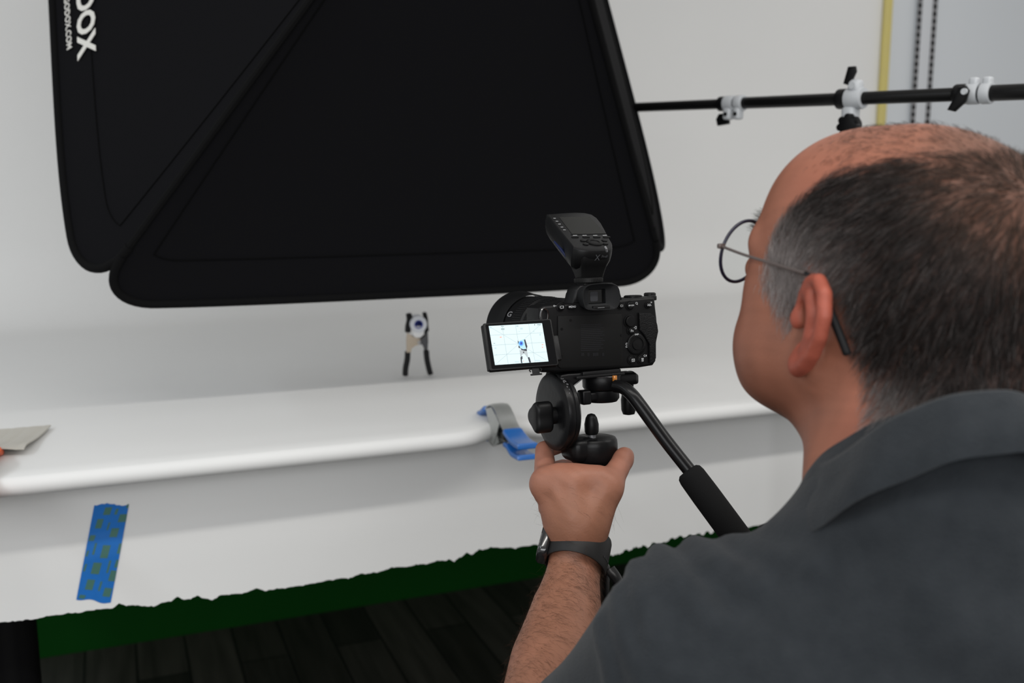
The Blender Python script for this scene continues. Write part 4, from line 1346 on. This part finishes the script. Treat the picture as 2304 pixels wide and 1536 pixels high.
def relax(V_, F_, it=2, lam=.5):
    for _ in range(it):
        s = np.zeros_like(V_); c = np.zeros(len(V_))
        for k in range(4):
            for m_ in (1, 3):
                np.add.at(s, F_[:, k], V_[F_[:, (k + m_) % 4]]); np.add.at(c, F_[:, k], 1)
        V_ = V_ + lam * (s / np.maximum(c, 1)[:, None] - V_)
    return V_

def skin_object(name, V_, F_, m, parent, colors=None):
    me = bpy.data.meshes.new(name)
    base = np.array(wloc(parent)) if parent is not None else np.zeros(3)
    me.from_pydata((V_ - base).tolist(), [], F_.tolist())
    if colors is not None:
        a = me.color_attributes.new('tone', 'FLOAT_COLOR', 'POINT')
        a.data.foreach_set('color', np.concatenate([colors, np.ones((len(colors), 1))], 1).astype(np.float32).ravel())
    me.materials.append(m)
    me.shade_smooth(); me.update()
    o = bpy.data.objects.new(name, me)
    COL.objects.link(o)
    if parent is not None: o.parent = parent
    return o
T3 = lambda v: tuple(v)
sm = lambda a, b, x: np.clip((x - a) / (b - a), 0, 1) ** 2 * (3 - 2 * np.clip((x - a) / (b - a), 0, 1))

# ------------------------------------------------------------------ the photographer
HS = 1.06                                          # head size
HYAW, HPIT, HROLL = math.radians(33.5), math.radians(11), math.radians(0)
hf = (-RT * math.sin(HYAW) + F0 * math.cos(HYAW)); hl = ZZ.cross(hf)
hf2 = hf * math.cos(HPIT) + ZZ * math.sin(HPIT)
hu = hf2.cross(hl)
hl, hu = hl * math.cos(HROLL) + hu * math.sin(HROLL), hu * math.cos(HROLL) - hl * math.sin(HROLL)
EARL = at(1830, 726, .685)
HC = EARL - hl * (.076 * HS)
HM = frame(HC, hf2, hl, hu) @ Matrix.Scale(HS, 4)
HMI = HM.inverted()
def hp(x, y, z): return HM @ Vector((x, y, z))
pn = thing('person', V(.28, .66, 0), 'balding man in a dark grey polo shirt gripping the tripod head with his left hand', 'person')

B = Field()
def H(f, k, op='u'):
    getattr(B, op)(moved(f, HMI, HS), k * HS)
H(ellipsoid((-.010, 0, .047), (.100, .079, .083)), .01)
H(ellipsoid((-.050, 0, .035), (.060, .072, .072)), .02)
H(ellipsoid((.045, 0, .053), (.056, .066, .062)), .02)
H(ellipsoid((.053, 0, .034), (.042, .056, .032)), .02)
H(ellipsoid((.050, 0, -.012), (.046, .060, .070)), .02)
for s_ in (1, -1):
    H(capsule((.002, s_ * .053, -.030), (.066, s_ * .028, -.066), .020, .021), .025)
    H(ellipsoid((.052, s_ * .041, -.036), (.035, .027, .036)), .02)
    H(ellipsoid((.060, s_ * .044, .004), (.025, .019, .026)), .015)
    H(capsule((.087, s_ * .014, .036), (.076, s_ * .050, .034), .010, .010), .012)
    H(ellipsoid((.103, s_ * .034, .010), (.016, .017, .012)), .008, 's')
    H(ellipsoid((.087, s_ * .033, .010), (.013, .014, .0125)), .004)
    H(ellipsoid((.096, s_ * .012, -.030), (.012, .010, .009)), .008)
H(ellipsoid((.072, 0, -.076), (.020, .024, .018)), .02)
H(capsule((.090, 0, .016), (.113, 0, -.022), .008, .0115), .012)
H(ellipsoid((.092, 0, -.056), (.014, .024, .007)), .006)
H(ellipsoid((.090, 0, -.066), (.014, .021, .007)), .006)
H(ellipsoid((.106, 0, -.0605), (.012, .022, .0015)), .002, 's')
# throat, double chin, neck
nb_ = HMI @ V(.283, .660, 1.275)
H(capsule((-.030, 0, -.030), nb_, .062, .068), .03)
H(capsule((.026, .0, -.068), (nb_.x + .018, nb_.y, nb_.z + .01), .034, .042), .03)
H(capsule((-.075, 0, -.01), (nb_.x - .015, nb_.y, nb_.z), .042, .058), .03)
# ears
def ear(sg):
    def E3(a, b, o=0):
        a = a * 1.18; return (.014 - a + b * .06, sg * (.0735 + a * .62 + o), b)
    H(chain([E3(.000, .002), E3(.003, .016), E3(.009, .027), E3(.019, .031), E3(.028, .026), E3(.032, .014), E3(.031, .000), E3(.026, -.013), E3(.018, -.024), E3(.010, -.031)],
            [.0042, .0044, .0046, .0048, .0050, .0050, .0050, .0052, .0060, .0066]), .004)
    H(chain([E3(.012, .018, -.003), E3(.021, .010, -.003), E3(.021, -.004, -.003), E3(.014, -.016, -.003), E3(.008, -.026, -.002)], [.007, .0075, .0075, .007, .007]), .006)
    H(chain([E3(.014, .020, .003), E3(.0215, .010, .003), E3(.0215, -.002, .003), E3(.016, -.013, .003)], [.0030, .0036, .0036, .0032]), .004)
    H(ellipsoid(E3(.011, -.002, .006), (.0085, .008, .012)), .004, 's')
    H(ellipsoid(E3(.001, -.003, .001), (.006, .0045, .006)), .006)
ear(1); ear(-1)

# chest core inside the shirt, arm, forearm
nbase = V(.283, .660, 1.275)
shl = at(1535, 1478, .715); elb = at(1245, 1765, .865); wri = at(1300, 1238, 1.036)
shr = V(.47, .60, 1.17)
B.u(capsule(nbase, V(.29, .66, 1.15), .070, .10), .03)
B.u(capsule(V(.29, .655, 1.15), shl.lerp(V(.29, .655, 1.15), .12), .085, .040), .03)
B.u(capsule(V(.29, .655, 1.15), shr, .085, .045), .03)
B.u(ellipsoid(V(.30, .645, 1.02), (.16, .10, .20)), .03)
B.u(capsule(shl, elb, .046, .040), .03)
fa = lambda t: elb.lerp(wri, t)
B.u(chain([T3(elb), T3(at(1238, 1600, .915)), T3(at(1258, 1470, .962)), T3(at(1276, 1370, .998)), T3(at(1288, 1300, 1.02)), T3(wri)], [.043, .0445, .0405, .0345, .0282, .0252]), .02)
B.u(chain([T3(at(1218, 1640, .90)), T3(at(1238, 1500, .955)), T3(at(1264, 1390, .995))], [.034, .034, .022]), .02)
# hand: back of the hand and web towards the viewer, fingers closed round the pan base
CX_, CD = 1336, 1.068
B.u(capsule(wri, at(1298, 1165, 1.030), .0252, .0260), .014)
B.u(capsule(at(1262, 1172, 1.034), at(1236, 1092, 1.036), .0190, .0160), .014)
B.u(capsule(at(1296, 1185, 1.026), at(1288, 1090, 1.026), .022, .0165), .014)
B.u(capsule(at(1322, 1190, 1.028), at(1358, 1108, 1.030), .0190, .0150), .014)
B.u(capsule(at(1232, 1082, 1.040), at(1360, 1090, 1.034), .0125, .0125), .014)
B.u(capsule(at(1258, 1070, 1.030), at(1345, 1072, 1.028), .0115, .0115), .012)
B.u(capsule(at(1288, 1165, 1.009), at(1246, 1100, 1.020), .0035, .0040), .008)
B.u(capsule(at(1322, 1175, 1.010), at(1356, 1112, 1.017), .0040, .0040), .008)
def finger(pts, rads, k=.004): B.u(chain([T3(p) for p in pts], rads), k)
# index
finger([at(1229, 1088, 1.042), at(1224, 1012, 1.078), at(1262, 1000, 1.112), at(1318, 1010, 1.120)], [.0135, .0098, .0090, .0076], .006)
finger([at(1230, 1108, 1.056), at(1232, 1064, 1.098), at(1268, 1052, 1.132), at(1330, 1058, 1.128)], [.0145, .0108, .0098, .0082], .006)
finger([at(1240, 1140, 1.066), at(1246, 1110, 1.106), at(1280, 1098, 1.132), at(1336, 1100, 1.126)], [.0140, .0104, .0094, .0080], .006)
finger([at(1256, 1168, 1.068), at(1266, 1150, 1.102), at(1294, 1140, 1.122), at(1338, 1140, 1.116)], [.0130, .0092, .0084, .0072], .006)
# knuckle bumps
for px, py, d, r in ((1224, 1090, 1.036, .0120), (1370, 1094, 1.030, .0115)):
    B.u(ellipsoid(T3(at(px, py, d)), (r, r, r)), .012)
# thumb
finger([at(1330, 1172, 1.026), at(1366, 1098, 1.033), at(1392, 1052, 1.050), at(1406, 1026, 1.070)], [.0175, .0135, .0118, .0100], .010)
B.u(ellipsoid(T3(at(1404, 1030, 1.060)), (.0095, .0095, .0115)), .006)

lo_ = [1e9] * 3; hi_ = [-1e9] * 3
pts_ = [hp(.13, .09, .15), hp(-.12, -.1, -.1), hp(.13, -.1, -.1), hp(-.12, .1, .15), shr, elb, at(1180, 980, 1.06), at(1440, 980, 1.15), at(1240, 1160, 1.15), V(.30, .55, .82), V(.2, .55, .9), shr + Vector((.1, .1, .05)), shr - Vector((.1, .1, .3)), elb - Vector((.06, .06, .06)), V(.14, .66, 1.0)]
for p in pts_:
    for q in range(3):
        lo_[q] = min(lo_[q], p[q] - .03); hi_[q] = max(hi_[q], p[q] + .03)
BV, BF = skin_mesh(B, lo_, hi_, .0021)
BV = relax(BV, BF, 2, .4)

def n3(P, sc, seed=0):
    """cheap smooth noise from a few sines"""
    r = np.random.default_rng(seed); out = 0
    for k in range(6):
        d = r.normal(size=3) * sc; out = out + np.sin(P @ d + r.uniform(0, 6.28))
    return out / 6
L = BV @ np.array(HMI)[:3, :3].T + np.array(HMI)[:3, 3]          # head coordinates
lx, ly, lz = L[:, 0], abs(L[:, 1]), L[:, 2]
skin = np.array([0.300, 0.117, 0.072])
armc = sm(1.25, 1.16, BV[:, 2])[:, None]
hmix = sm(.96, 1.02, BV @ np.array(F0))[:, None]
col = skin * (1 - armc) + (np.array([0.37, 0.170, 0.120]) * hmix + np.array([0.262, 0.114, 0.068]) * (1 - hmix)) * armc
mot = n3(BV, 130, 1)[:, None]
col = col * (1 + .14 * mot + .10 * n3(BV, 320, 7)[:, None])
red = np.clip(n3(BV, 60, 2), 0, 1)[:, None]
col = col * (1 - .25 * red * np.array([0.0, .5, .5]))
inhead = (lz > -.16) & (ly < .12) & (abs(lx) < .15)
earm = sm(.073, .079, ly - .35 * np.clip(.012 - lx, 0, 1)) * inhead * sm(-.055, -.035, lz) * (lz < .036) * (lx > -.04) * (lx < .022)
col = col * (1 - earm[:, None] * np.array([-.12, .30, .30]))
# where the hair grows
def hairline(lx, ly, lz, side):
    top = np.interp(lx, [-.12, -.06, -.02, .02, .045, .06, .075], [.135, .128, .118, .100, .072, .040, .0])
    bot = np.interp(lx, [-.13, -.095, -.06, -.034, -.016, .012, .026, .055], [-.072, -.066, -.046, -.012, .022, .034, -.010, .010])
    d = sm(0, .016, top - lz) * sm(-.014 - .016 * sm(-.03, -.08, lx), .016 + .018 * sm(-.03, -.08, lx), lz - bot)
    d *= 1 - sm(.050, .066, lx - .12 * (lz - .03))
    return d
den = hairline(lx, ly, lz, 0) * inhead
crd = np.sqrt((lx + .075) ** 2 + ly ** 2 + (lz - .108) ** 2)
crown = sm(.085, .045, crd)
den = den * (1 - .42 * crown) * (1 - earm)
thin = sm(.060, .03, lx) * sm(.085, .115, lz) * inhead * .45
cover = np.clip(np.maximum(den, thin * .35), 0, 1)
grey = sm(-.055, .035, lx) * sm(.080, .02, lz)
hc = np.array([.022, .017, .015]) * (1 - grey[:, None]) + np.array([.12, .10, .092]) * grey[:, None]
hc = hc * (1 - .5 * crown[:, None]) + np.array([.10, .055, .034]) * .5 * crown[:, None]
cover = np.maximum(cover, .72 * crown * inhead) * (1 - earm)
col = col * (1 - .84 * cover[:, None]) + hc * .84 * cover[:, None]
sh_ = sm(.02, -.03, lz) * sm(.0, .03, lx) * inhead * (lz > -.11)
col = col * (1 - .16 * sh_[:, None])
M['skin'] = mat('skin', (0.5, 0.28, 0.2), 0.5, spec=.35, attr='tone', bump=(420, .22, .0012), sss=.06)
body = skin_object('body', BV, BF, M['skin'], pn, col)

# ------------------------------------------------------------------ hair, brows, arm hair: strands
def hair_mat(name):
    m = bpy.data.materials.new(name); m.use_nodes = True
    nt = m.node_tree; b = nt.nodes['Principled BSDF']
    a = nt.nodes.new('ShaderNodeAttribute'); a.attribute_name = 'tone'
    nt.links.new(a.outputs['Color'], b.inputs['Base Color'])
    b.inputs['Roughness'].default_value = .6; b.inputs['Specular IOR Level'].default_value = .12
    return m
M['hair'] = hair_mat('hair_strands')
def strands(name, roots, dirs, lens, rad, cols, parent, droop=None, n=5):
    N = len(roots)
    base = np.array(wloc(parent))
    t = np.linspace(0, 1, n)
    P = roots[:, None, :] + dirs[:, None, :] * (lens[:, None] * t[None, :])[:, :, None]
    if droop is not None: P = P + droop[:, None, :] * (lens[:, None] * t[None, :] ** 2)[:, :, None]
    hc_ = bpy.data.hair_curves.new(name)
    hc_.add_curves([n] * N)
    hc_.attributes['position'].data.foreach_set('vector', (P - base).astype(np.float32).ravel())
    ra = hc_.attributes.get('radius') or hc_.attributes.new('radius', 'FLOAT', 'POINT')
    ra.data.foreach_set('value', (rad[:, None] * (1 - .7 * t[None, :])).astype(np.float32).ravel())
    ca = hc_.attributes.new('tone', 'FLOAT_COLOR', 'CURVE')
    ca.data.foreach_set('color', np.concatenate([cols, np.ones((N, 1))], 1).astype(np.float32).ravel())
    hc_.materials.append(M['hair'])
    o = bpy.data.objects.new(name, hc_); COL.objects.link(o); o.parent = parent
    return o
def vnormals(V_, F_):
    a = V_[F_[:, 2]] - V_[F_[:, 0]]; b = V_[F_[:, 3]] - V_[F_[:, 1]]
    fn_ = np.cross(a, b); out = np.zeros_like(V_)
    for k in range(4): np.add.at(out, F_[:, k], fn_)
    return out / (np.linalg.norm(out, axis=1, keepdims=True) + 1e-12)
BN = vnormals(BV, BF)
if ((BV - BV.mean(0)) * BN).sum() < 0: BN = -BN
HR = np.array(HM)[:3, :3] / HS
notear = 1 - earm
w_ = np.maximum(den * 1.0, thin * .22) * (notear > .3) * (L[:, 1] > -.2)
w_ = np.where(inhead, w_, 0)
idx = rng.choice(len(BV), 70000, p=w_ / w_.sum())
root = BV[idx] + rng.normal(0, .0007, (len(idx), 3))
whorl = HR @ (np.array([-.088, .015, .100]) * HS) + np.array(HC)
d_ = root - whorl
nn = BN[idx]
d_ = d_ / (np.linalg.norm(d_, axis=1, keepdims=True) + 1e-9)
d_ = d_ + np.array([0, 0, -.55]) - .35 * HR[:, 0] * (sm(.0, .05, L[idx, 0]))[:, None] * 3.0
d_ = d_ - nn * (d_ * nn).sum(1, keepdims=True)
d_ /= np.linalg.norm(d_, axis=1, keepdims=True) + 1e-9
clump = np.stack([n3(root, 220, s) for s in (11, 12, 13)], 1)
d_ = d_ + nn * (.30 + .25 * rng.random((len(idx), 1))) + clump * .35 + rng.normal(0, .12, d_.shape)
d_ /= np.linalg.norm(d_, axis=1, keepdims=True)
ll = rng.uniform(.007, .015, len(idx)) * (.45 + .55 * sm(-.075, -.02, L[idx, 2])) * (.5 + .5 * sm(.0, .5, w_[idx]))
g_ = np.clip(sm(-.055, .035, L[idx, 0]) * sm(.085, .02, L[idx, 2]) + .75 * sm(-.005, -.05, L[idx, 2]) + rng.normal(0, .15, len(idx)), 0, 1)[:, None]
hcol = np.array([.0075, .0060, .0053]) * (1 - g_) + np.array([.30, .265, .255]) * g_
br_ = np.maximum(sm(.085, .125, L[idx, 2]) * .6, crown[idx])[:, None]
hcol = hcol * (1 - .6 * br_) + np.array([.050, .032, .022]) * .6 * br_
hcol *= rng.uniform(.6, 1.5, (len(idx), 1))
strands('hair', root, d_, ll, np.full(len(idx), .00011), hcol, pn, droop=-nn * .25)
# brows
w_ = sm(.070, .080, lx) * sm(.036, .040, lz) * sm(.056, .050, lz) * sm(.008, .014, ly) * sm(.060, .050, ly) * inhead
if w_.sum() > 0:
    NB = 260; idx = rng.choice(len(BV), NB, p=w_ / w_.sum())
    root = BV[idx] + rng.normal(0, .0006, (NB, 3)); nn = BN[idx]
    d_ = nn * .25 + HR[:, 1] * (np.sign(L[idx, 1]))[:, None] + HR[:, 2] * .2 + rng.normal(0, .15, (NB, 3))
    d_ /= np.linalg.norm(d_, axis=1, keepdims=True)
    strands('eyebrows', root, d_, rng.uniform(.004, .008, NB), np.full(NB, .00013), np.tile([.012, .010, .009], (NB, 1)), pn)
# forearm hair
ax = np.array(wri - elb); axl = np.linalg.norm(ax); ax /= axl
tt = (BV - np.array(elb)) @ ax / axl
rr = np.linalg.norm(BV - np.array(elb) - ((BV - np.array(elb)) @ ax)[:, None] * ax, axis=1)
w_ = ((tt > .05) & (tt < 1.12) & (rr < .075) & ~inhead).astype(float) * (.5 + .5 * (n3(BV, 40, 5) > -.2))
w_ *= np.where((tt > .95) & (tt < 1.03), 0, 1) * np.where(tt > 1.03, .30, 1)
idx = rng.choice(len(BV), 7000, p=w_ / w_.sum())
root = BV[idx] + rng.normal(0, .0008, (len(idx), 3)); nn = BN[idx]
side = np.cross(ax, nn)
flow = n3(root, 45, 31)[:, None]
d_ = -ax * (.35 + .8 * flow) + side * (.8 - .5 * flow) + nn * .22 + rng.normal(0, .22, nn.shape)
d_ /= np.linalg.norm(d_, axis=1, keepdims=True)
strands('arm_hair', root, d_, rng.uniform(.006, .016, len(idx)), np.full(len(idx), .000055), np.tile([.050, .028, .018], (len(idx), 1)) * rng.uniform(.5, 1.6, (len(idx), 1)), pn, droop=-nn * .20 - ax * .45 + rng.normal(0, .25, nn.shape), n=7)
# eyes
for s_ in (1, -1):
    b = MB()
    b.ball(hp(.0865, s_ * .033, .010), .0122 * HS, u=20, v=14)
    e = b.build('eye', mat('eye_white', (.6, .57, .54), .2), body)
    IA = HM @ frame((.0985, s_ * .033, .010), (0, 1, 0), (0, 0, 1), (1, 0, 0))
    MB().lathe([(.0055, -.001), (.0054, .0004), (.0025, .0008), (.0001, .0009)], IA, 24).build('iris', mat('iris_brown', (.035, .02, .012), .15), body)

# ------------------------------------------------------------------ polo shirt
M['shirt'] = mat('charcoal_pique', (0.0255, 0.0290, 0.0330), 0.92, spec=.08, sheen=.10, noise=(70, .7, (0.0185, 0.0215, 0.0250)), bump=(600, .5, .0015))
T = Field()
T.u(ellipsoid(V(.295, .640, 1.00), (.215, .135, .30), np.array([T3(RT), T3(F0), T3(ZZ)]).T), .03)
T.u(ellipsoid(V(.30, .610, 1.10), (.19, .085, .14), np.array([T3(RT), T3(F0), T3(ZZ)]).T), .05)
T.u(capsule(V(.29, .64, 1.225), V(.285, .655, 1.275), .085, .078), .05)
T.u(capsule(V(.29, .635, 1.22), V(.290, .622, 1.282), .088, .074), .03)
T.u(capsule(V(.27, .66, 1.218), shl + Vector((.010, 0, .010)), .048, .055), .04)
T.u(capsule(V(.31, .63, 1.215), V(.49, .585, 1.16), .062, .060), .06)
T.u(capsule(shl, elb.lerp(shl, .22), .058, .064), .05)
T.u(capsule(V(.49, .585, 1.16), V(.55, .62, .92), .062, .058), .05)
T.u(capsule(V(.29, .68, .80), V(.29, .68, .92), .165, .17), .05)
shw = np.array(shl); eaw = np.array((elb - shl).normalized())
FOLD = [(at(1490, 1262, .70), at(1600, 1420, .66), .010, .0075), (at(1420, 1318, .70), at(1500, 1480, .66), .010, .006), (at(1560, 1240, .69), at(1700, 1350, .64), .012, .0065), (at(1640, 1215, .68), at(1790, 1300, .63), .012, .004),
        (at(1350, 1400, .72), at(1420, 1540, .69), .010, .004), (at(1750, 1180, .665), at(2050, 1160, .60), .016, .003), (at(1480, 1360, .66), at(1560, 1560, .63), .016, .004), (at(2100, 1330, .56), at(2290, 1480, .54), .020, .004)]
def on_shirt(px, py):
    o = CAM; d = ray(px, py); t = .45; best = (9, None)
    for _ in range(60):
        p = np.array(o + d * t)[None]; s_ = float(T.ev(p)[0])
        if s_ < best[0]: best = (s_, p[0])
        if s_ < .0008 or t > 1.0: break
        t += max(s_ * .8, .002)
    return best[1]
FD = []
for pts2, w2, am in (([(1480, 1240), (1530, 1310), (1610, 1400)], .0070, .024), ([(1432, 1275), (1450, 1340), (1480, 1430)], .0068, .021), ([(1560, 1225), (1620, 1270), (1700, 1320)], .0080, .021), ([(1640, 1215), (1730, 1250), (1830, 1270)], .0090, .006),
                     ([(1395, 1330), (1405, 1420), (1450, 1540)], .0075, .010), ([(1350, 1400), (1370, 1480), (1380, 1560)], .0075, .009), ([(1600, 1420), (1720, 1480), (1800, 1560)], .018, .004), ([(1480, 1480), (1560, 1540), (1640, 1600)], .016, .004),
                     ([(2090, 1320), (2160, 1420), (2290, 1480)], .018, .005), ([(1740, 1180), (1900, 1190), (2100, 1150)], .012, .004)):
    q3 = [on_shirt(*p) for p in pts2]
    FD.append((chain(q3, [0] * len(q3)), w2, am))
def cloth_warp(P):
    d = .0022 * n3(P, 28, 21) + .0012 * n3(P, 60, 22)
    for f, w2, am in FD:
        q = f(P) / w2
        d = d - am * np.exp(-q * q)
    return d
lo2 = [1e9] * 3; hi2 = [-1e9] * 3
for p in (V(.06, .45, .6), V(.60, .80, .6), V(.0, .85, .95), V(.6, .5, 1.32), V(.02, .8, 1.3), elb):
    for q in range(3): lo2[q] = min(lo2[q], p[q] - .06); hi2[q] = max(hi2[q], p[q] + .06)
SV, SF = skin_mesh(T, lo2, hi2, .0040, cloth_warp)
keepf = (SV[SF][:, :, 2].mean(1) > .74)
SF = SF[keepf]
u_, inv = np.unique(SF, return_inverse=True); SV = SV[u_]; SF = inv.reshape(SF.shape)
SV = relax(SV, SF, 1, .4)
shirt = skin_object('polo_shirt', SV, SF, M['shirt'], pn)
# collar: stand and turned-down leaf round the neck
cc = V(.285, .655, 0)
def ring_pt(th, r, dz):
    """th measured from the viewer's right, anticlockwise seen from above"""
    rr_, ff = math.cos(th), math.sin(th)
    g_ = -ff * r / .0735; z = 1.291 + .062 * (g_ if g_ < 0 else g_ ** 1.6) + dz
    return cc + RT * (rr_ * r) + F0 * (ff * r * 1.02) + ZZ * z
th = np.linspace(math.radians(-245), math.radians(65), 90)
rows = []
for (r, dz) in ((.070, -.020), (.0705, -.004), (.0715, .012), (.0735, .0165), (.0770, .0165), (.0800, .012), (.0850, -.002), (.0915, -.016), (.0965, -.027), (.0985, -.034)):
    row = []
    for t_ in th:
        wv = .0012 * math.sin(7 * t_) + .0008 * math.sin(13 * t_ + 1)
        fl = 1 + (.55 * max(0.0, -math.sin(t_)) if r > .081 else 0)
        row.append(ring_pt(t_, r + wv * (1 if dz < 0 else .4) + (.004 if r > .09 else 0) * max(0, -math.sin(t_)), dz * (fl if dz < 0 else 1) + .0015 * math.sin(5 * t_)))
    rows.append(row)
MB().grid(rows, thick=.0016).build('collar', M['shirt'], shirt, smooth=70)

# ------------------------------------------------------------------ trousers and shoes (below the picture)
Q = Field()
Q.u(ellipsoid(V(.29, .68, .86), (.19, .14, .16), np.array([T3(RT), T3(F0), T3(ZZ)]).T), .03)
for s_, fx_ in ((-1, .03), (1, -.05)):
    Q.u(chain([T3(V(.29 + s_ * .09, .68, .80)), T3(V(.29 + s_ * .10, .70 + fx_, .46)), T3(V(.29 + s_ * .11, .67 + fx_, .10))], [.098, .074, .062]), .04)
lo3 = V(.29, .68, 0) - Vector((.45, .45, -.02)); hi3 = V(.29, .68, 1.06) + Vector((.45, .45, 0))
TV, TF_ = skin_mesh(Q, lo3, hi3, .011)
TV = relax(TV, TF_, 2, .4)
skin_object('trousers', TV, TF_, mat('dark_trousers', (.02, .021, .026), .9, noise=(40, .4, (.016, .017, .02))), pn)
for s_, fx_ in ((-1, .03), (1, -.05)):
    W = Field()
    c_ = V(.29 + s_ * .11, .67 + fx_, 0)
    W.u(capsule(c_ + ZZ * .045 - F0 * .05, c_ + ZZ * .040 + F0 * .15, .040, .036), .02)
    W.u(capsule(c_ + ZZ * .05, c_ + ZZ * .10, .046, .045), .03)
    W.s(ellipsoid(T3(c_ - ZZ * .30 + F0 * .05), (.6, .6, .304)), .004)
    a_, f_ = skin_mesh(W, c_ - Vector((.25, .25, .02)), c_ + Vector((.25, .25, .2)), .007)
    a_[:, 2] = np.maximum(a_[:, 2], .001)
    skin_object('shoe', a_, f_, M['black_plastic'], pn)

# ------------------------------------------------------------------ eyeglasses
gl_ = thing('eyeglasses', hp(.11, 0, .012), 'thin round dark rimmed eyeglasses worn by the man', 'glasses')
M['rim'] = mat('dark_blue_rim', (.012, .011, .028), .35)
M['temple'] = mat('grey_brown_metal', (.16, .13, .12), .35, metal=.6)
def glass_mat():
    m = bpy.data.materials.new('clear_lens'); m.use_nodes = True
    nt = m.node_tree; nt.nodes.clear()
    o = nt.nodes.new('ShaderNodeOutputMaterial'); mx = nt.nodes.new('ShaderNodeMixShader')
    t = nt.nodes.new('ShaderNodeBsdfTransparent'); g = nt.nodes.new('ShaderNodeBsdfGlossy')
    t.inputs['Color'].default_value = (.95, .97, .97, 1); g.inputs['Roughness'].default_value = .05
    mx.inputs['Fac'].default_value = .05
    nt.links.new(t.outputs[0], mx.inputs[1]); nt.links.new(g.outputs[0], mx.inputs[2]); nt.links.new(mx.outputs[0], o.inputs['Surface'])
    return m
M['lens'] = glass_mat()
GX, GZ = .112, .0175
fr = MB()
for s_ in (1, -1):
    lens_c = Vector((GX - .003, s_ * .0345, GZ))
    ringp = []
    for k in range(48):
        a_ = 2 * math.pi * k / 48
        yy = .0250 * math.cos(a_); zz_ = .0235 * math.sin(a_)
        ringp.append(hp(lens_c.x - .10 * s_ * yy * 1.2 - .06 * zz_ * 0, lens_c.y + yy, lens_c.z + zz_))
    o = MB().tube(ringp, .0014, seg=10, closed=True).build('rim', M['rim'], gl_)
    ln = MB(); cpt = hp(lens_c.x, lens_c.y, lens_c.z)
    ln.grid([[cpt.lerp(p, f_) for p in ringp] for f_ in (.02, .5, .98)], closed=True)
    ln.build('lens', M['lens'], o)
    hx_ = Vector((lens_c.x - .0031, s_ * .0610, GZ + .006))
    MB().box((0, 0, 0), (.006, .004, .004), Matrix.Translation(hp(*hx_)), .001).build('hinge', M['temple'], gl_)
    tp_ = spline([(hx_.x, hx_.y, hx_.z), (.075, s_ * .0695, .0255), (.040, s_ * .0765, .0285), (.016, s_ * .0808, .0305), (.008, s_ * .0815, .031)], 8)
    o = MB().tube([hp(*p) for p in tp_], .0011, seg=8).build('temple', M['temple'], gl_)
    tip_ = spline([(.010, s_ * .0815, .0312), (-.004, s_ * .0840, .027), (-.016, s_ * .0850, .016), (-.028, s_ * .0845, .002), (-.036, s_ * .0830, -.009)], 6)
    MB().tube([hp(*p) for p in tip_], [.0014] * 6 + [.0029] * (len(tip_) - 8) + [.003, .0018], seg=10).build('temple_tip', M['rubber'], o)
MB().tube([hp(*p) for p in spline([(GX - .0025, .0100, GZ + .004), (GX + .002, .004, GZ + .008), (GX + .002, -.004, GZ + .008), (GX - .0025, -.0100, GZ + .004)], 6)], .0012, seg=8).build('bridge', M['temple'], gl_)

# ------------------------------------------------------------------ wristwatch
wd = ((wri - at(1268, 1370, .998)).normalized() + UP * .05).normalized()
wc = at(1299, 1244, 1.035)
wv_ = (CAM - wc); wv_ = (wv_ - wd * wv_.dot(wd)).normalized()     # towards the viewer
wu_ = wd.cross(wv_)
if wu_.dot(RT) > 0: wu_ = -wu_                                     # towards the left of the picture
wt = thing('wristwatch', wc, 'black band smartwatch on the left wrist of the man', 'watch')
M['band'] = mat('black_fluoro_band', (.0105, .0100, .0100), .5, spec=.3)
def wr(th_, r_, z_, sc=1.0):
    return wc + wu_ * (math.cos(th_) * .0305 * r_) + wv_ * (math.sin(th_) * .0345 * r_) + wd * z_
rows = []
for r_, z_ in ((1.0, -.0160), (1.06, -.0165), (1.085, -.0140), (1.10, 0), (1.085, .0160), (1.06, .0185), (1.0, .0180)):
    rows.append([wr(t_, r_, z_ * (1 - .12 * math.sin(t_) ** 2)) for t_ in np.linspace(0, 2 * math.pi, 73)[:-1]])
bd_ = MB().grid(rows, closed=True, thick=.0004).build('band', M['band'], wt)
b = MB()
for k, (t_, z_) in enumerate(((2.52, -.006), (2.64, -.006), (2.76, -.006), (2.88, -.006))):
    p = wr(t_, 1.098, z_); nrm = (p - wc); nrm = (nrm - wd * nrm.dot(wd)).normalized()
    h_ = MB().cyl(p - nrm * .001, p + nrm * .0004, .0013, seg=14)
    h_.build('band_hole', M['slot'], bd_)
cA = frame(wr(.10, 1.10, 0), wd, wv_, wu_)
MB().prism(rrect(.038, .033, .009), .0105, cA @ Matrix.Translation((0, 0, -.004)), bev=.003, seg=3).build('case', mat('watch_case', (.012, .012, .013), .18, coat=.6), wt)
MB().prism(rrect(.034, .029, .008), .0012, cA @ Matrix.Translation((0, 0, .0060)), bev=.0005).build('watch_glass', mat('watch_glass', (.003, .003, .004), .06, coat=1.0), wt)
MB().cyl((-.009, -.0165, .001), (-.009, -.0190, .001), .0034, M=cA, seg=20, bev=.0006).build('crown', M['steel'], wt)
